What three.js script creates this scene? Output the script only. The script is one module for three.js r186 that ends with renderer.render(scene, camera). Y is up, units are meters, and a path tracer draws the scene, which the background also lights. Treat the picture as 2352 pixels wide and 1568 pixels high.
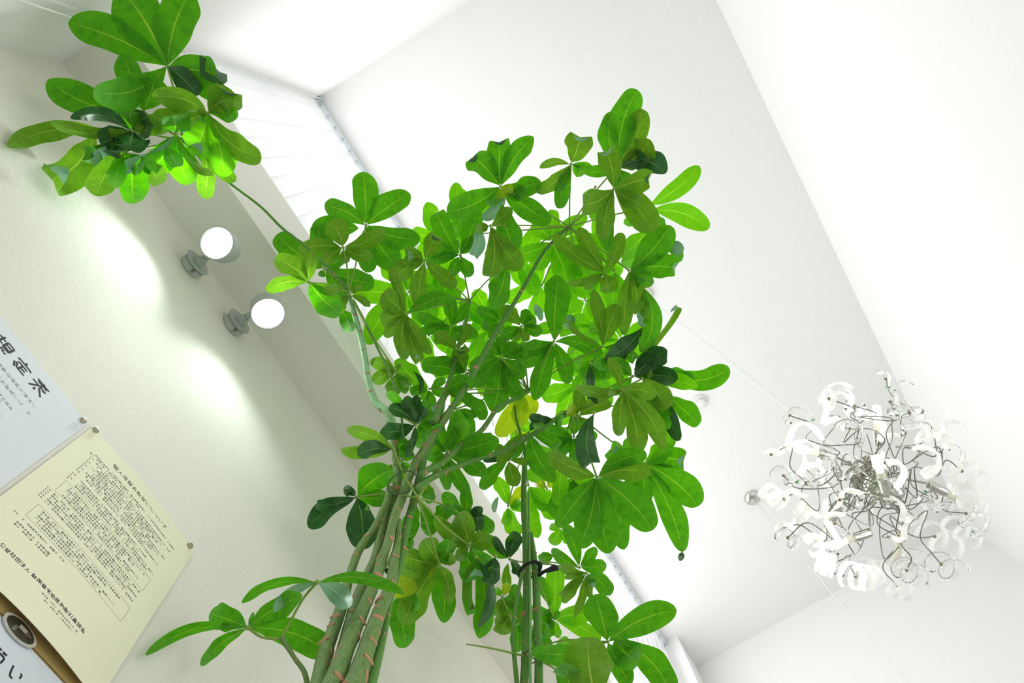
import * as THREE from 'three';
import { mergeGeometries } from 'three/addons/utils/BufferGeometryUtils.js';
import { RoundedBoxGeometry } from 'three/addons/geometries/RoundedBoxGeometry.js';
import { RectAreaLightUniformsLib } from 'three/addons/lights/RectAreaLightUniformsLib.js';

// ------------------------------------------------------------------ camera, sky, daylight, exposure
const scene = new THREE.Scene();
const FOCAL = 1703.5, VIEW_W = 2352, VIEW_H = 1568;          // focal length in picture pixels
const camera = new THREE.PerspectiveCamera(2 * Math.atan(VIEW_H / 2 / FOCAL) * 180 / Math.PI, VIEW_W / VIEW_H, 0.02, 60);
// the photographer stands at the origin (floor 1.2 m below) and looks almost straight up, rolled; y is up, -z runs along the window wall, +x away from it
const RIGHT = new THREE.Vector3(0.85641713, -0.0670802, -0.51190815);
const DOWN = new THREE.Vector3(-0.51116043, -0.2495171, -0.8224696);
const AHEAD = new THREE.Vector3(-0.07255841, 0.96604423, -0.24797946);
camera.quaternion.setFromRotationMatrix(new THREE.Matrix4().makeBasis(RIGHT, DOWN.clone().negate(), AHEAD.clone().negate()));
scene.add(camera);
camera.focus = 2.0;

const SKY = new THREE.Color(0.97, 0.985, 1.0);
scene.background = SKY;
scene.backgroundIntensity = 1.8;                                // overcast daylight outside the window
RectAreaLightUniformsLib.init();
const renderer = new THREE.WebGLRenderer({ antialias: true });
renderer.toneMapping = THREE.LinearToneMapping;
renderer.toneMappingExposure = 1.11;
renderer.shadowMap.enabled = true;
const DAYLIGHT = 1.14;                                           // daylight that the glowing blind spreads into the room
const SPOT_POWER = 0.6, BULB_POWER = 0.075;

// ------------------------------------------------------------------ helpers
const V = (x, y, z) => new THREE.Vector3(x, y, z);
function rng(seed) { let a = seed >>> 0; return () => { a = (a + 0x6d2b79f5) | 0; let t = Math.imul(a ^ (a >>> 15), 1 | a); t = (t + Math.imul(t ^ (t >>> 7), 61 | t)) ^ t; return ((t ^ (t >>> 14)) >>> 0) / 4294967296; }; }
const used = {};
function numbered(name) { const n = used[name] = (used[name] ?? -1) + 1; return n ? name + '_' + String(n).padStart(3, '0') : name; }
function shade(o) { o.castShadow = o.receiveShadow = true; return o; }
function mesh(name, geometry, material, parent) {
  const m = shade(new THREE.Mesh(geometry, material)); m.name = numbered(name); (parent ?? scene).add(m); return m;
}
function thing(name, label, category, pos = V(0, 0, 0), group) {
  const o = new THREE.Group(); o.name = numbered(name); o.position.copy(pos); scene.add(o);
  o.userData = { label, category }; if (group) o.userData.group = group; return o;
}
function struct(name, geometry, material, label) {
  const m = mesh(name, geometry, material); m.userData = { kind: 'structure', label, category: name.replace(/_.*/, '') }; return m;
}
const box = (x0, x1, y0, y1, z0, z1) => { const g = new THREE.BoxGeometry(x1 - x0, y1 - y0, z1 - z0); g.translate((x0 + x1) / 2, (y0 + y1) / 2, (z0 + z1) / 2); return g; };
function metricUV(g, per = 1) {               // box mapped in metres
  const p = g.attributes.position, n = g.attributes.normal, u = g.attributes.uv;
  for (let i = 0; i < p.count; i++) {
    const ax = Math.abs(n.getX(i)), ay = Math.abs(n.getY(i));
    if (ax > 0.7) u.setXY(i, p.getZ(i) / per, p.getY(i) / per); else if (ay > 0.7) u.setXY(i, p.getX(i) / per, p.getZ(i) / per); else u.setXY(i, p.getX(i) / per, p.getY(i) / per);
  }
  return g;
}
// direction of sight through a picture point, and the place on it that lies h metres above the camera
function sight(px, py) { return RIGHT.clone().multiplyScalar(px - VIEW_W / 2).addScaledVector(DOWN, py - VIEW_H / 2).addScaledVector(AHEAD, FOCAL); }
function at(px, py, h) { const d = sight(px, py); return d.multiplyScalar(h / d.y); }
const WALL = -0.752, UPPER = -0.579, SOFFIT = 2.07, CEIL = 4.8, BACK = 0.7, FAR = -4.212, EAST = 1.8, FLOOR = -1.2;
function inside(p, gap = 0.02) {             // draws a place back along its line of sight until it is clear of the walls
  let k = 1; const wall = p.y < SOFFIT - 0.02 ? WALL : UPPER;
  if (p.x < wall + gap) k = Math.min(k, (wall + gap) / p.x);
  if (p.z > BACK - gap) k = Math.min(k, (BACK - gap) / p.z);
  return p.multiplyScalar(k);
}
function grainTexture(size, seed, fine, coarse) {  // grey noise for relief
  const r = rng(seed), a = new Float32Array(size * size), d = new Uint8Array(size * size * 4);
  const layer = (cells, amp) => {
    const g = new Float32Array(cells * cells).map(() => r());
    for (let y = 0; y < size; y++) for (let x = 0; x < size; x++) {
      const fx = x / size * cells, fy = y / size * cells, ix = fx | 0, iy = fy | 0, tx = fx - ix, ty = fy - iy, sx = tx * tx * (3 - 2 * tx), sy = ty * ty * (3 - 2 * ty);
      const q = (i, j) => g[(j % cells) * cells + (i % cells)];
      a[y * size + x] += amp * ((q(ix, iy) * (1 - sx) + q(ix + 1, iy) * sx) * (1 - sy) + (q(ix, iy + 1) * (1 - sx) + q(ix + 1, iy + 1) * sx) * sy);
    }
  };
  layer(fine, 0.6); layer(coarse, 0.4);
  for (let i = 0; i < a.length; i++) { const v = 255 * Math.min(1, a[i]); d[i * 4] = d[i * 4 + 1] = d[i * 4 + 2] = v; d[i * 4 + 3] = 255; }
  const t = new THREE.DataTexture(d, size, size); t.wrapS = t.wrapT = THREE.RepeatWrapping; t.magFilter = THREE.LinearFilter; t.needsUpdate = true; return t;
}
const canvasTexture = (w, h, draw) => { const c = document.createElement('canvas'); c.width = w; c.height = h; draw(c.getContext('2d'), w, h); const t = new THREE.CanvasTexture(c); t.colorSpace = THREE.SRGBColorSpace; t.anisotropy = 4; return t; };
// a tube along points with a radius at each; returns an indexed geometry with uv in metres
function tube(points, radii, sides = 10, steps = 8, rough = 0, seed = 1, closed = true) {
  const curve = points.length > 2 ? new THREE.CatmullRomCurve3(points, false, 'centripetal') : new THREE.LineCurve3(points[0], points[1]);
  const n = Math.max(1, (points.length - 1) * steps), pos = [], uv = [], idx = [], r = rng(seed);
  let prev = null, side = null, along = 0, last = null;
  for (let i = 0; i <= n; i++) {
    const t = i / n, f = t * (points.length - 1), k = Math.min(points.length - 2, f | 0), c = curve.getPoint(t), T = curve.getTangent(t);
    if (!side) { side = Math.abs(T.y) < 0.9 ? V(0, 1, 0).cross(T).normalize() : V(1, 0, 0).cross(T).normalize(); }
    else { side.addScaledVector(T, -side.dot(T)).normalize(); }
    const up = T.clone().cross(side), rad = (radii.length === 1 ? radii[0] : radii[k] + (radii[k + 1] - radii[k]) * (f - k)) * (1 + rough * (r() - 0.5));
    if (last) along += last.distanceTo(c); last = c;
    for (let j = 0; j <= sides; j++) {
      const a = j / sides * Math.PI * 2, w = c.clone().addScaledVector(side, Math.cos(a) * rad).addScaledVector(up, Math.sin(a) * rad);
      pos.push(w.x, w.y, w.z); uv.push(j / sides, along);
    }
    if (i) for (let j = 0; j < sides; j++) { const b = i * (sides + 1) + j, q = b - sides - 1; idx.push(q, b, q + 1, b, b + 1, q + 1); }
    prev = T;
  }
  if (closed) for (const [ring, flip] of [[0, 0], [n, 1]]) {
    const c = pos.length / 3, p = curve.getPoint(ring / n); pos.push(p.x, p.y, p.z); uv.push(0.5, 0);
    for (let j = 0; j < sides; j++) { const b = ring * (sides + 1) + j; flip ? idx.push(c, b + 1, b) : idx.push(c, b, b + 1); }
  }
  const g = new THREE.BufferGeometry();
  g.setAttribute('position', new THREE.Float32BufferAttribute(pos, 3)); g.setAttribute('uv', new THREE.Float32BufferAttribute(uv, 2)); g.setIndex(idx);
  for (let i = 0; i < idx.length; i += 3) { const t = idx[i + 1]; idx[i + 1] = idx[i + 2]; idx[i + 2] = t; }
  g.setIndex(idx); g.computeVertexNormals(); return g;
}
const lathe = (pts, seg = 32) => new THREE.LatheGeometry(pts.map(([x, y]) => new THREE.Vector2(x, y)), seg);
function aim(g, from, dir) {                  // turns a geometry built along +y so that +y points along dir, then puts it at from
  g.applyQuaternion(new THREE.Quaternion().setFromUnitVectors(V(0, 1, 0), dir.clone().normalize())); g.translate(from.x, from.y, from.z); return g;
}
const std = (o) => new THREE.MeshStandardMaterial(o), phys = (o) => new THREE.MeshPhysicalMaterial(o);
const lin = (r, g, b) => new THREE.Color().setRGB(r, g, b);

// ------------------------------------------------------------------ the room
const plaster = grainTexture(512, 11, 128, 40);
const tiled = (k) => { const t = plaster.clone(); t.repeat.set(k, k); t.needsUpdate = true; return t; };
const M = {
  white: std({ color: lin(0.872, 0.87, 0.858), roughness: 0.95, bumpMap: tiled(3.2), bumpScale: 0.0004 }),
  cream: std({ color: lin(0.81, 0.785, 0.69), roughness: 0.9, bumpMap: tiled(3.2), bumpScale: 0.0005 }),
  beam: std({ color: lin(0.84, 0.82, 0.75), roughness: 0.95, bumpMap: tiled(3.2), bumpScale: 0.0003 }),
  floor: std({ color: lin(0.76, 0.74, 0.69), roughness: 0.5 }),
  frame: std({ color: lin(0.75, 0.78, 0.8), roughness: 0.35, metalness: 0.6 }),
  glass: phys({ color: 0xffffff, roughness: 0, transmission: 1, thickness: 0, ior: 1.5 }),
  slat: phys({ color: lin(0.9, 0.905, 0.9), roughness: 1, transmission: 0.62, thickness: 0 }),
  rail: std({ color: lin(0.78, 0.82, 0.86), roughness: 0.35 }),
  cord: std({ color: lin(0.85, 0.85, 0.83), roughness: 0.6 }),
  carrier: std({ color: lin(0.5, 0.56, 0.6), roughness: 0.4 }),
};
struct('floor', metricUV(box(-1, 2, FLOOR - 0.15, FLOOR, FAR - 0.2, BACK + 0.2)), M.floor, 'pale wooden floor of the tall narrow room');
struct('ceiling', metricUV(box(-1, 2, CEIL, CEIL + 0.15, FAR - 0.2, BACK + 0.2)), M.white, 'high white ceiling over the plants and chandelier');
struct('wall_left', metricUV(box(WALL - 0.15, WALL, FLOOR, SOFFIT + 0.05, FAR, BACK)), M.cream, 'textured off-white wall carrying spot lamps and paper notices');
struct('wall_back', metricUV(box(-1, 2, FLOOR, CEIL, BACK, BACK + 0.15)), M.white, 'white end wall beside the blind cords');
struct('wall_far', metricUV(box(-1, 2, FLOOR, CEIL, FAR - 0.15, FAR)), M.white, 'white end wall below the chandelier in the photo');
const W2 = { y0: -0.9, y1: 1.5, z0: -2.7, z1: 0.3 };         // a shop window low in the long wall, below the picture
struct('wall_right', mergeGeometries([box(EAST, EAST + 0.15, W2.y1, CEIL, FAR, BACK), box(EAST, EAST + 0.15, FLOOR, W2.y0, FAR, BACK), box(EAST, EAST + 0.15, W2.y0, W2.y1, FAR, W2.z0), box(EAST, EAST + 0.15, W2.y0, W2.y1, W2.z1, BACK)].map((g) => metricUV(g))), M.white, 'plain white long wall behind the chandelier');
struct('wall_beam', metricUV(box(WALL - 0.15, UPPER, SOFFIT, 2.53, FAR, BACK)), M.beam, 'white beam with grey soffit between spot lamps and high window');
struct('trim_1', metricUV(box(WALL - 0.15, -0.477, 2.53, CEIL, FAR, -3.87)), M.white, 'white boxed column at the far end of the window');

const win = new THREE.Group(); win.name = 'window_1'; scene.add(win); win.userData = { kind: 'structure', label: 'long high window behind the white vertical blind', category: 'window' };
const WX = -0.80;
mesh('window_frame', mergeGeometries([box(WX - 0.03, WX + 0.03, 2.53, 2.59, -3.87, BACK), box(WX - 0.03, WX + 0.03, CEIL - 0.06, CEIL, -3.87, BACK), ...[0.67, -0.47, -1.61, -2.75, -3.84].map((z) => box(WX - 0.03, WX + 0.03, 2.59, CEIL - 0.06, z - 0.03, z + 0.03))]), M.frame, win);
mesh('mullion', box(WX - 0.025, WX + 0.025, 3.5, 3.56, -3.87, BACK), M.frame, win);
for (const [z0, z1] of [[-0.44, 0.64], [-1.58, -0.5], [-2.72, -1.64], [-3.81, -2.78]]) for (const [y0, y1] of [[2.59, 3.5], [3.56, 4.74]]) mesh('pane', new THREE.PlaneGeometry(z1 - z0, y1 - y0).rotateY(Math.PI / 2).translate(WX, (y0 + y1) / 2, (z0 + z1) / 2), M.glass, win);

const win2 = new THREE.Group(); win2.name = 'window_2'; scene.add(win2); win2.userData = { kind: 'structure', label: 'low shop window in the wall opposite the paper notices', category: 'window' };
{ const x = EAST + 0.08, zm = (W2.z0 + W2.z1) / 2;
  mesh('window_frame', mergeGeometries([box(x - 0.03, x + 0.03, W2.y0, W2.y0 + 0.06, W2.z0, W2.z1), box(x - 0.03, x + 0.03, W2.y1 - 0.06, W2.y1, W2.z0, W2.z1), ...[W2.z0 + 0.03, zm, W2.z1 - 0.03].map((z) => box(x - 0.03, x + 0.03, W2.y0 + 0.06, W2.y1 - 0.06, z - 0.03, z + 0.03))]), M.frame, win2);
  for (const [a, b] of [[W2.z0 + 0.06, zm - 0.03], [zm + 0.03, W2.z1 - 0.06]]) mesh('pane', new THREE.PlaneGeometry(b - a, W2.y1 - W2.y0 - 0.12).rotateY(Math.PI / 2).translate(x, (W2.y0 + W2.y1) / 2, (a + b) / 2), M.glass, win2);
}
{ // vertical blind: every slat a part
  const b = thing('vertical_blind', 'long white vertical blind glowing with daylight under the ceiling', 'blind', V(-0.6, 2.53, BACK));
  const step = 0.0775, x0 = 0, w = 0.089, n = 7;
  const shapeSlat = (turn, bow) => {
    const g = new THREE.PlaneGeometry(w, 2.2, n, 1), p = g.attributes.position;
    for (let i = 0; i < p.count; i++) { const s = p.getX(i) / (w / 2); p.setZ(i, bow * (1 - s * s)); }
    g.rotateY(Math.PI / 2 + turn); g.computeVertexNormals(); return g;
  };
  const kinds = [shapeSlat(0.1, 0.004), shapeSlat(0.13, 0.005), shapeSlat(0.085, 0.004)];
  const clip = box(-0.006, 0.006, -0.012, 0.012, -0.005, 0.005);
  mesh('headrail', new RoundedBoxGeometry(0.042, 0.044, 4.54, 2, 0.004).translate(0.008, CEIL - 2.53 - 0.023, -2.29), M.rail, b);
  for (let k = 0; k < 59; k++) {
    const z = -0.025 - k * step; if (z < -4.56) break;
    const s = mesh('slat', kinds[k % 3], M.slat, b); s.position.set(x0 - 0.004 * (k % 2), 1.12, z);
    const c = mesh('carrier', clip, M.carrier, b); c.position.set(0.018, CEIL - 2.53 - 0.049, z - 0.02);
  }
  for (const [x, z, r] of [[0.022, -0.03, 0.0022], [0.03, -0.012, 0.0022]]) mesh('cord', new THREE.CylinderGeometry(r, r, 4.0, 8).translate(x, 2.24 - 2.0, z), M.cord, b);
  const beads = [], ball = new THREE.SphereGeometry(0.0026, 6, 4);
  for (let k = 0; k < 560; k++) beads.push(ball.clone().translate(0.042, 2.2 - k * 0.007, -0.022));
  const bc = mesh('bead_chain', mergeGeometries(beads), M.cord, b); bc.userData.kind = 'stuff';
  mesh('cord_guide', box(0.012, 0.045, 2.2, 2.24, -0.04, -0.004), M.carrier, b);
}
const day = new THREE.RectAreaLight(lin(0.985, 0.99, 1), DAYLIGHT, 4.4, 2.1); day.position.set(-0.56, 3.66, -1.6); day.lookAt(2, 3.66, -1.6); day.name = 'daylight'; scene.add(day);
// ------------------------------------------------------------------ the plants
// leaf print: lateral veins and a pale midrib
function leafTexture(seed, base, vein, mid, blotch) {
  const r = rng(seed);
  return canvasTexture(192, 512, (c, w, h) => {
    c.fillStyle = base; c.fillRect(0, 0, w, h);
    for (let i = 0; i < 260; i++) { c.fillStyle = `rgba(${blotch},${0.03 + 0.06 * r()})`; const a = 4 + 22 * r(); c.beginPath(); c.ellipse(w * r(), h * r(), a, a * (0.4 + r()), r() * 3, 0, 7); c.fill(); }
    c.strokeStyle = vein; c.lineCap = 'round';
    for (const s of [-1, 1]) for (let k = 0; k < 17; k++) {
      const y = h * (0.98 - k * 0.058 + 0.012 * r()); c.lineWidth = 2.2; c.globalAlpha = 0.7;
      c.beginPath(); c.moveTo(w / 2, y); c.quadraticCurveTo(w / 2 + s * w * 0.3, y - h * 0.025, w / 2 + s * w * 0.5, y - h * (0.085 + 0.02 * r())); c.stroke();
      c.lineWidth = 1; c.globalAlpha = 0.25; c.beginPath(); c.moveTo(w / 2, y - h * 0.03); c.quadraticCurveTo(w / 2 + s * w * 0.2, y - h * 0.045, w / 2 + s * w * 0.42, y - h * 0.09); c.stroke();
    }
    c.globalAlpha = 1; c.fillStyle = mid; c.beginPath(); c.moveTo(w / 2 - 6, h); c.lineTo(w / 2 - 1.2, 14); c.lineTo(w / 2 + 1.2, 14); c.lineTo(w / 2 + 6, h); c.fill();
  });
}
function veinRelief() {
  const w = 96, h = 256, d = new Uint8Array(w * h * 4);
  for (let y = 0; y < h; y++) for (let x = 0; x < w; x++) {
    const s = Math.abs(x / (w - 1) - 0.5) * 2, v = 1 - y / h, ph = ((v - s * 0.11) * 17 + 50) % 1, q = 150 - 110 * Math.exp(-Math.pow((ph - 0.5) / 0.13, 2)) * (1 - s * 0.5) + 95 * Math.exp(-Math.pow(s / 0.05, 2));
    const i = (y * w + x) * 4; d[i] = d[i + 1] = d[i + 2] = Math.max(0, Math.min(255, q)); d[i + 3] = 255;
  }
  const t = new THREE.DataTexture(d, w, h); t.magFilter = THREE.LinearFilter; t.flipY = false; t.needsUpdate = true; return t;
}
const relief = veinRelief();
const leafMat = (seed, base, vein, mid, blotch, through, coat) => phys({ map: leafTexture(seed, base, vein, mid, blotch), roughness: 1, transmission: through, thickness: 0, clearcoat: coat, clearcoatRoughness: 0.32, bumpMap: relief, bumpScale: 0.0012, specularIntensity: 0.45, side: THREE.DoubleSide });
const L = {
  m: leafMat(21, '#5ab204', '#70c01c', '#a0d034', '30,100,0', 0.56, 0.06),     // grown leaf
  y: leafMat(22, '#7ad004', '#8cda20', '#b4e840', '70,170,0', 0.62, 0.05),     // young leaf
  o: leafMat(23, '#72ac1a', '#88bc34', '#b2cc4c', '70,110,10', 0.48, 0.08),    // old olive leaf
  d: leafMat(24, '#2a6420', '#3e7636', '#70a04a', '5,40,5', 0.25, 0.7),        // thick dark leaf
  l: leafMat(25, '#b4d810', '#c8e22c', '#d4e85a', '190,170,0', 0.62, 0.12),    // yellowing leaf
  p: leafMat(26, '#86b88e', '#a4cba8', '#c0d8b0', '90,150,110', 0.3, 0.5),     // pale blue-green leaf
};
const barkTexture = (seed, a, b, spots) => { const r = rng(seed); return canvasTexture(128, 512, (c, w, h) => {
  c.fillStyle = a; c.fillRect(0, 0, w, h);
  for (let i = 0; i < 900; i++) { c.fillStyle = b; c.globalAlpha = 0.12 + 0.2 * r(); c.fillRect(w * r(), h * r(), 1 + 3 * r(), 4 + 26 * r()); }
  for (let i = 0; i < spots; i++) { c.fillStyle = '#7d8f6a'; c.globalAlpha = 0.35 * r(); c.beginPath(); c.ellipse(w * r(), h * r(), 2 + 5 * r(), 2 + 9 * r(), 0, 0, 7); c.fill(); }
}); };
const bark = (map, rep) => { map.wrapS = map.wrapT = THREE.RepeatWrapping; map.repeat.set(1, rep); return map; };
const BARK = {
  old: std({ map: bark(barkTexture(31, '#6c8c46', '#3f5c28', 200), 3), roughness: 0.75 }),
  pale: std({ map: bark(barkTexture(32, '#98c692', '#7aae78', 60), 3), roughness: 0.55 }),
  green: std({ map: bark(barkTexture(33, '#588a36', '#3c6a26', 30), 3), roughness: 0.8 }),
  scar: std({ color: lin(0.47, 0.235, 0.13), roughness: 0.9 }),
  petiole: std({ color: lin(0.22, 0.36, 0.05), roughness: 0.5 }),
  stake: std({ color: lin(0.16, 0.36, 0.10), roughness: 0.45 }),
  pot: std({ color: lin(0.7, 0.69, 0.66), roughness: 0.4 }),
  soil: std({ color: lin(0.05, 0.035, 0.02), roughness: 1 }),
  tie: std({ color: lin(0.012, 0.012, 0.014), roughness: 0.7 }),
  wire: std({ color: lin(0.05, 0.09, 0.04), roughness: 0.5 }),
};
const CROPS = { X: [0, 0, 1], A: [0, 0, 3.136], B: [600, 350, 3.136], C: [950, 180, 3.4075], D: [1250, 180, 3.409], E: [800, 600, 3.484], F: [1200, 600, 3.485], G: [680, 950, 3.336], H: [1080, 950, 4.2], I: [320, 1180, 3.675], J: [900, 1200, 3.178], K: [1100, 1150, 4.48], L: [900, 1300, 5.85], N: [689, 965, 2.437] };

function potted(name, label, x, z, r, h) {
  const t = thing(name, label, 'plant', V(x, FLOOR, z));
  mesh('pot', lathe([[0.001, 0], [r * 0.78, 0], [r * 0.8, 0.02], [r, h - 0.03], [r * 1.05, h - 0.02], [r * 1.05, h], [r * 0.95, h], [r * 0.93, h - 0.05], [0.001, h - 0.05]]), BARK.pot, t);
  mesh('soil', lathe([[0.001, h - 0.035], [r * 0.5, h - 0.03], [r * 0.94, h - 0.045]]), BARK.soil, t);
  t.userData.leaves = 0; return t;
}
const plantA = potted('money_tree', 'tall potted money tree with many tied green stems nearest the spot lamps', -0.43, -0.44, 0.19, 0.36);
const plantB = potted('money_tree', 'money tree further along the wall with straight staked stems and black tie', -0.45, -0.99, 0.17, 0.34);
const PLANTS = [plantA, plantB];
const local = (plant, p) => p.clone().sub(plant.position);

// a stem through picture points [x, y, height above camera, radius in picture pixels]; extra places (already in space) may come first
const scarShape = new THREE.SphereGeometry(1, 10, 6);
function stem(plant, name, crop, mat, pts, o = {}) {
  const [ox, oy, k] = CROPS[crop], P = [], R = [];
  if (o.root) for (const [p, r] of o.root) { P.push(p); R.push(r); }
  const jig = rng(Math.round(pts[0][0] * 3 + pts.length));
  for (const [x0, y0, h, r0] of pts) { const x = x0 + (jig() - 0.5) * r0 * 0.35, y = y0, r = r0 * (0.92 + 0.16 * jig()), q = inside(at(ox + x / k, oy + y / k, h), 0.03); P.push(q); R.push(r / k * sight(ox + x / k, oy + y / k).length() / FOCAL * h / sight(ox + x / k, oy + y / k).y); }
  const s = mesh(name, tube(P.map((p) => local(plant, p)), R, R[R.length - 1] > 0.005 ? 14 : 9, 8, 0.05, Math.round(pts[0][0]) + 7), mat, plant);
  const c = new THREE.CatmullRomCurve3(P, false, 'centripetal'), len = c.getLength(), r = rng(Math.round(pts[0][1]) + 3), every = o.scars ?? 0;
  if (every) for (let d = (o.from ?? 0.5) ; d < len - 0.03; d += every * (0.6 + 0.8 * r())) {
    const u = d / len, q = c.getPointAt(u), T = c.getTangentAt(u), toCam = q.clone().negate().normalize(), side = T.clone().cross(toCam).normalize(), n = side.clone().cross(T).normalize(), a = (r() - 0.5) * 2.6;
    const out = n.multiplyScalar(Math.cos(a)).addScaledVector(side, Math.sin(a)); if (out.dot(toCam) < 0) out.negate();
    const f = Math.min(R.length - 1, Math.max(0, Math.round(c.getUtoTmapping(u) * (R.length - 1)))), rad = R[f];
    const m = mesh('leaf_scar', scarShape, BARK.scar, s), w = rad * (0.4 + 0.6 * r());
    m.quaternion.setFromRotationMatrix(new THREE.Matrix4().makeBasis(out.clone().cross(T).normalize().negate(), T, out)); m.scale.set(w, Math.min(w, 0.008 + 0.3 * rad) * (0.35 + 0.65 * r()), rad * 0.2);
    m.position.copy(local(plant, q.addScaledVector(out, rad * 0.88)));
  }
  return s;
}
// one leaflet as a sheet: base and tip in the picture, full width w, sideways bow, droop towards the camera, fold, tilt and curl
function leaflet(bx, by, tx, ty, w, bow, h0, drop, rand, f = {}) {
  const N = 26, K = 4, cols = 2 * K + 1, dx = tx - bx, dy = ty - by, cx = (bx + tx) / 2 - dy * bow * 2, cy = (by + ty) / 2 + dx * bow * 2;
  const arch = f.arch ?? 0.012 + 0.02 * rand(), tilt = f.tilt ?? (rand() - 0.5) * 1.0, fold = f.fold ?? 0.10 + 0.24 * rand(), wave = f.wave ?? 0.06 + 0.15 * rand(), ph = rand() * 6.28, fr = 5 + 6 * rand(), lop = (rand() - 0.5) * 0.12;
  const q = 0.50 + 0.16 * rand(), e0 = 0.84 + 0.14 * rand(), big = Math.hypot(dx, dy) > 70, dice = rand(), spin = rand();
  const roll = f.roll ?? (f.curl ? 1.2 + 2.4 * f.curl : big && dice < 0.14 ? 0.8 + 1.6 * spin : 0), split = roll ? 0.80 : 1, stretch = roll ? 0.88 : 1;   // a rolled tip shows its dark upper face
  const spot = (t) => { const s = Math.min(1, t / stretch), a = (1 - s) * (1 - s), b = 2 * s * (1 - s), e = s * s; return inside(at(a * bx + b * cx + e * tx, a * by + b * cy + e * ty, h0 + arch * Math.sin(Math.PI * s) - drop * s * s), 0.02); };
  const pos = [], uv = [], idx = [], top = [], pk = e0 / (e0 + q), norm = Math.pow(pk, e0) * Math.pow(1 - pk, q);
  let rollAt = null, len = 0;
  for (let i = 0; i <= N; i++) {
    const t = 1 - Math.pow(1 - i / N, 1.45), d = 0.004;
    let c = spot(Math.min(t, split)), T = spot(Math.min(t, split)).sub(spot(Math.min(t, split) - d)); if (i === 0) T = spot(d).sub(spot(0)); len = T.length() / d; T.normalize();
    const view = c.clone().normalize(), side = T.clone().cross(view).normalize(), n = side.clone().cross(T).normalize();
    const ang = tilt * (0.4 + 0.6 * Math.sin(Math.PI * Math.min(1, t * 1.1)));
    const s2 = side.clone().multiplyScalar(Math.cos(ang)).addScaledVector(n, Math.sin(ang)); let n2 = s2.clone().cross(T).normalize();
    if (t > split) {
      const u = (t - split) / (1 - split), th = roll * u, R = (1 - split) * len / roll;
      c.addScaledVector(T, Math.sin(th) * R).addScaledVector(n2, -(1 - Math.cos(th)) * R);
      n2 = n2.clone().multiplyScalar(Math.cos(th)).addScaledVector(T, Math.sin(th));
    }
    let wid = Math.pow(t, e0) * Math.pow(Math.max(0, 1 - t), q) / norm; wid = Math.max(wid, 0.035 * (1 - t));
    if (t > 0.985) wid *= 0.8;
    const half = w / 2 * c.length() / FOCAL / Math.max(0.62, Math.cos(ang)) * wid * 1.03 * (1 + 0.04 * Math.sin(t * fr * 1.7 + ph));
    for (let j = 0; j < cols; j++) {
      const s = (j - K) / K, as = Math.abs(s), v = c.clone().addScaledVector(s2, s * half * (1 + lop * Math.sign(s) + 0.05 * as * Math.sin(t * (fr + 3) + ph + s * 2.2)));
      v.addScaledVector(n2, half * (fold * (as - 0.5) + wave * as * Math.sin(t * fr + ph + (s > 0 ? 1.9 : 0)) * 1.6));
      v.x = Math.max(v.x, (v.y < SOFFIT - 0.03 ? WALL : UPPER) + 0.006);
      pos.push(v.x, v.y, v.z); uv.push(0.5 + s * 0.5, t);
    }
    if (i) for (let j = 0; j < cols - 1; j++) { const a = (i - 1) * cols + j, b = a + cols; (roll && t > split + (1 - split) * Math.min(1, 1.5 / roll) ? top : idx).push(a, b, a + 1, b, b + 1, a + 1); }
  }
  const g = new THREE.BufferGeometry(); g.setAttribute('position', new THREE.Float32BufferAttribute(pos, 3)); g.setAttribute('uv', new THREE.Float32BufferAttribute(uv, 2)); g.setIndex([...idx, ...top]);
  if (top.length) { g.addGroup(0, idx.length, 0); g.addGroup(idx.length, top.length, 1); }
  g.computeVertexNormals(); return g;
}
const ENDS = { T0: [0, 800, 672, 1.8], TU: [0, 420, 322, 1.74], T1: [0, 1308, 520, 2.15], T2: [0, 1078, 690, 2.3], T3: [0, 1213, 898, 1.95], T4: [0, 1316, 944, 1.85], T7: [0, 960, 1143, 1.36], TS: [0, 646, 1466, 0.97], TE: [0, 905, 930, 1.6], P5: [1, 1205, 1030, 2.2], P6: [1, 1222, 1290, 1.75], P8: [1, 1200, 1500, 1.5], P9: [1, 1180, 1440, 1.6] };
let leafSeed = 100;
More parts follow.
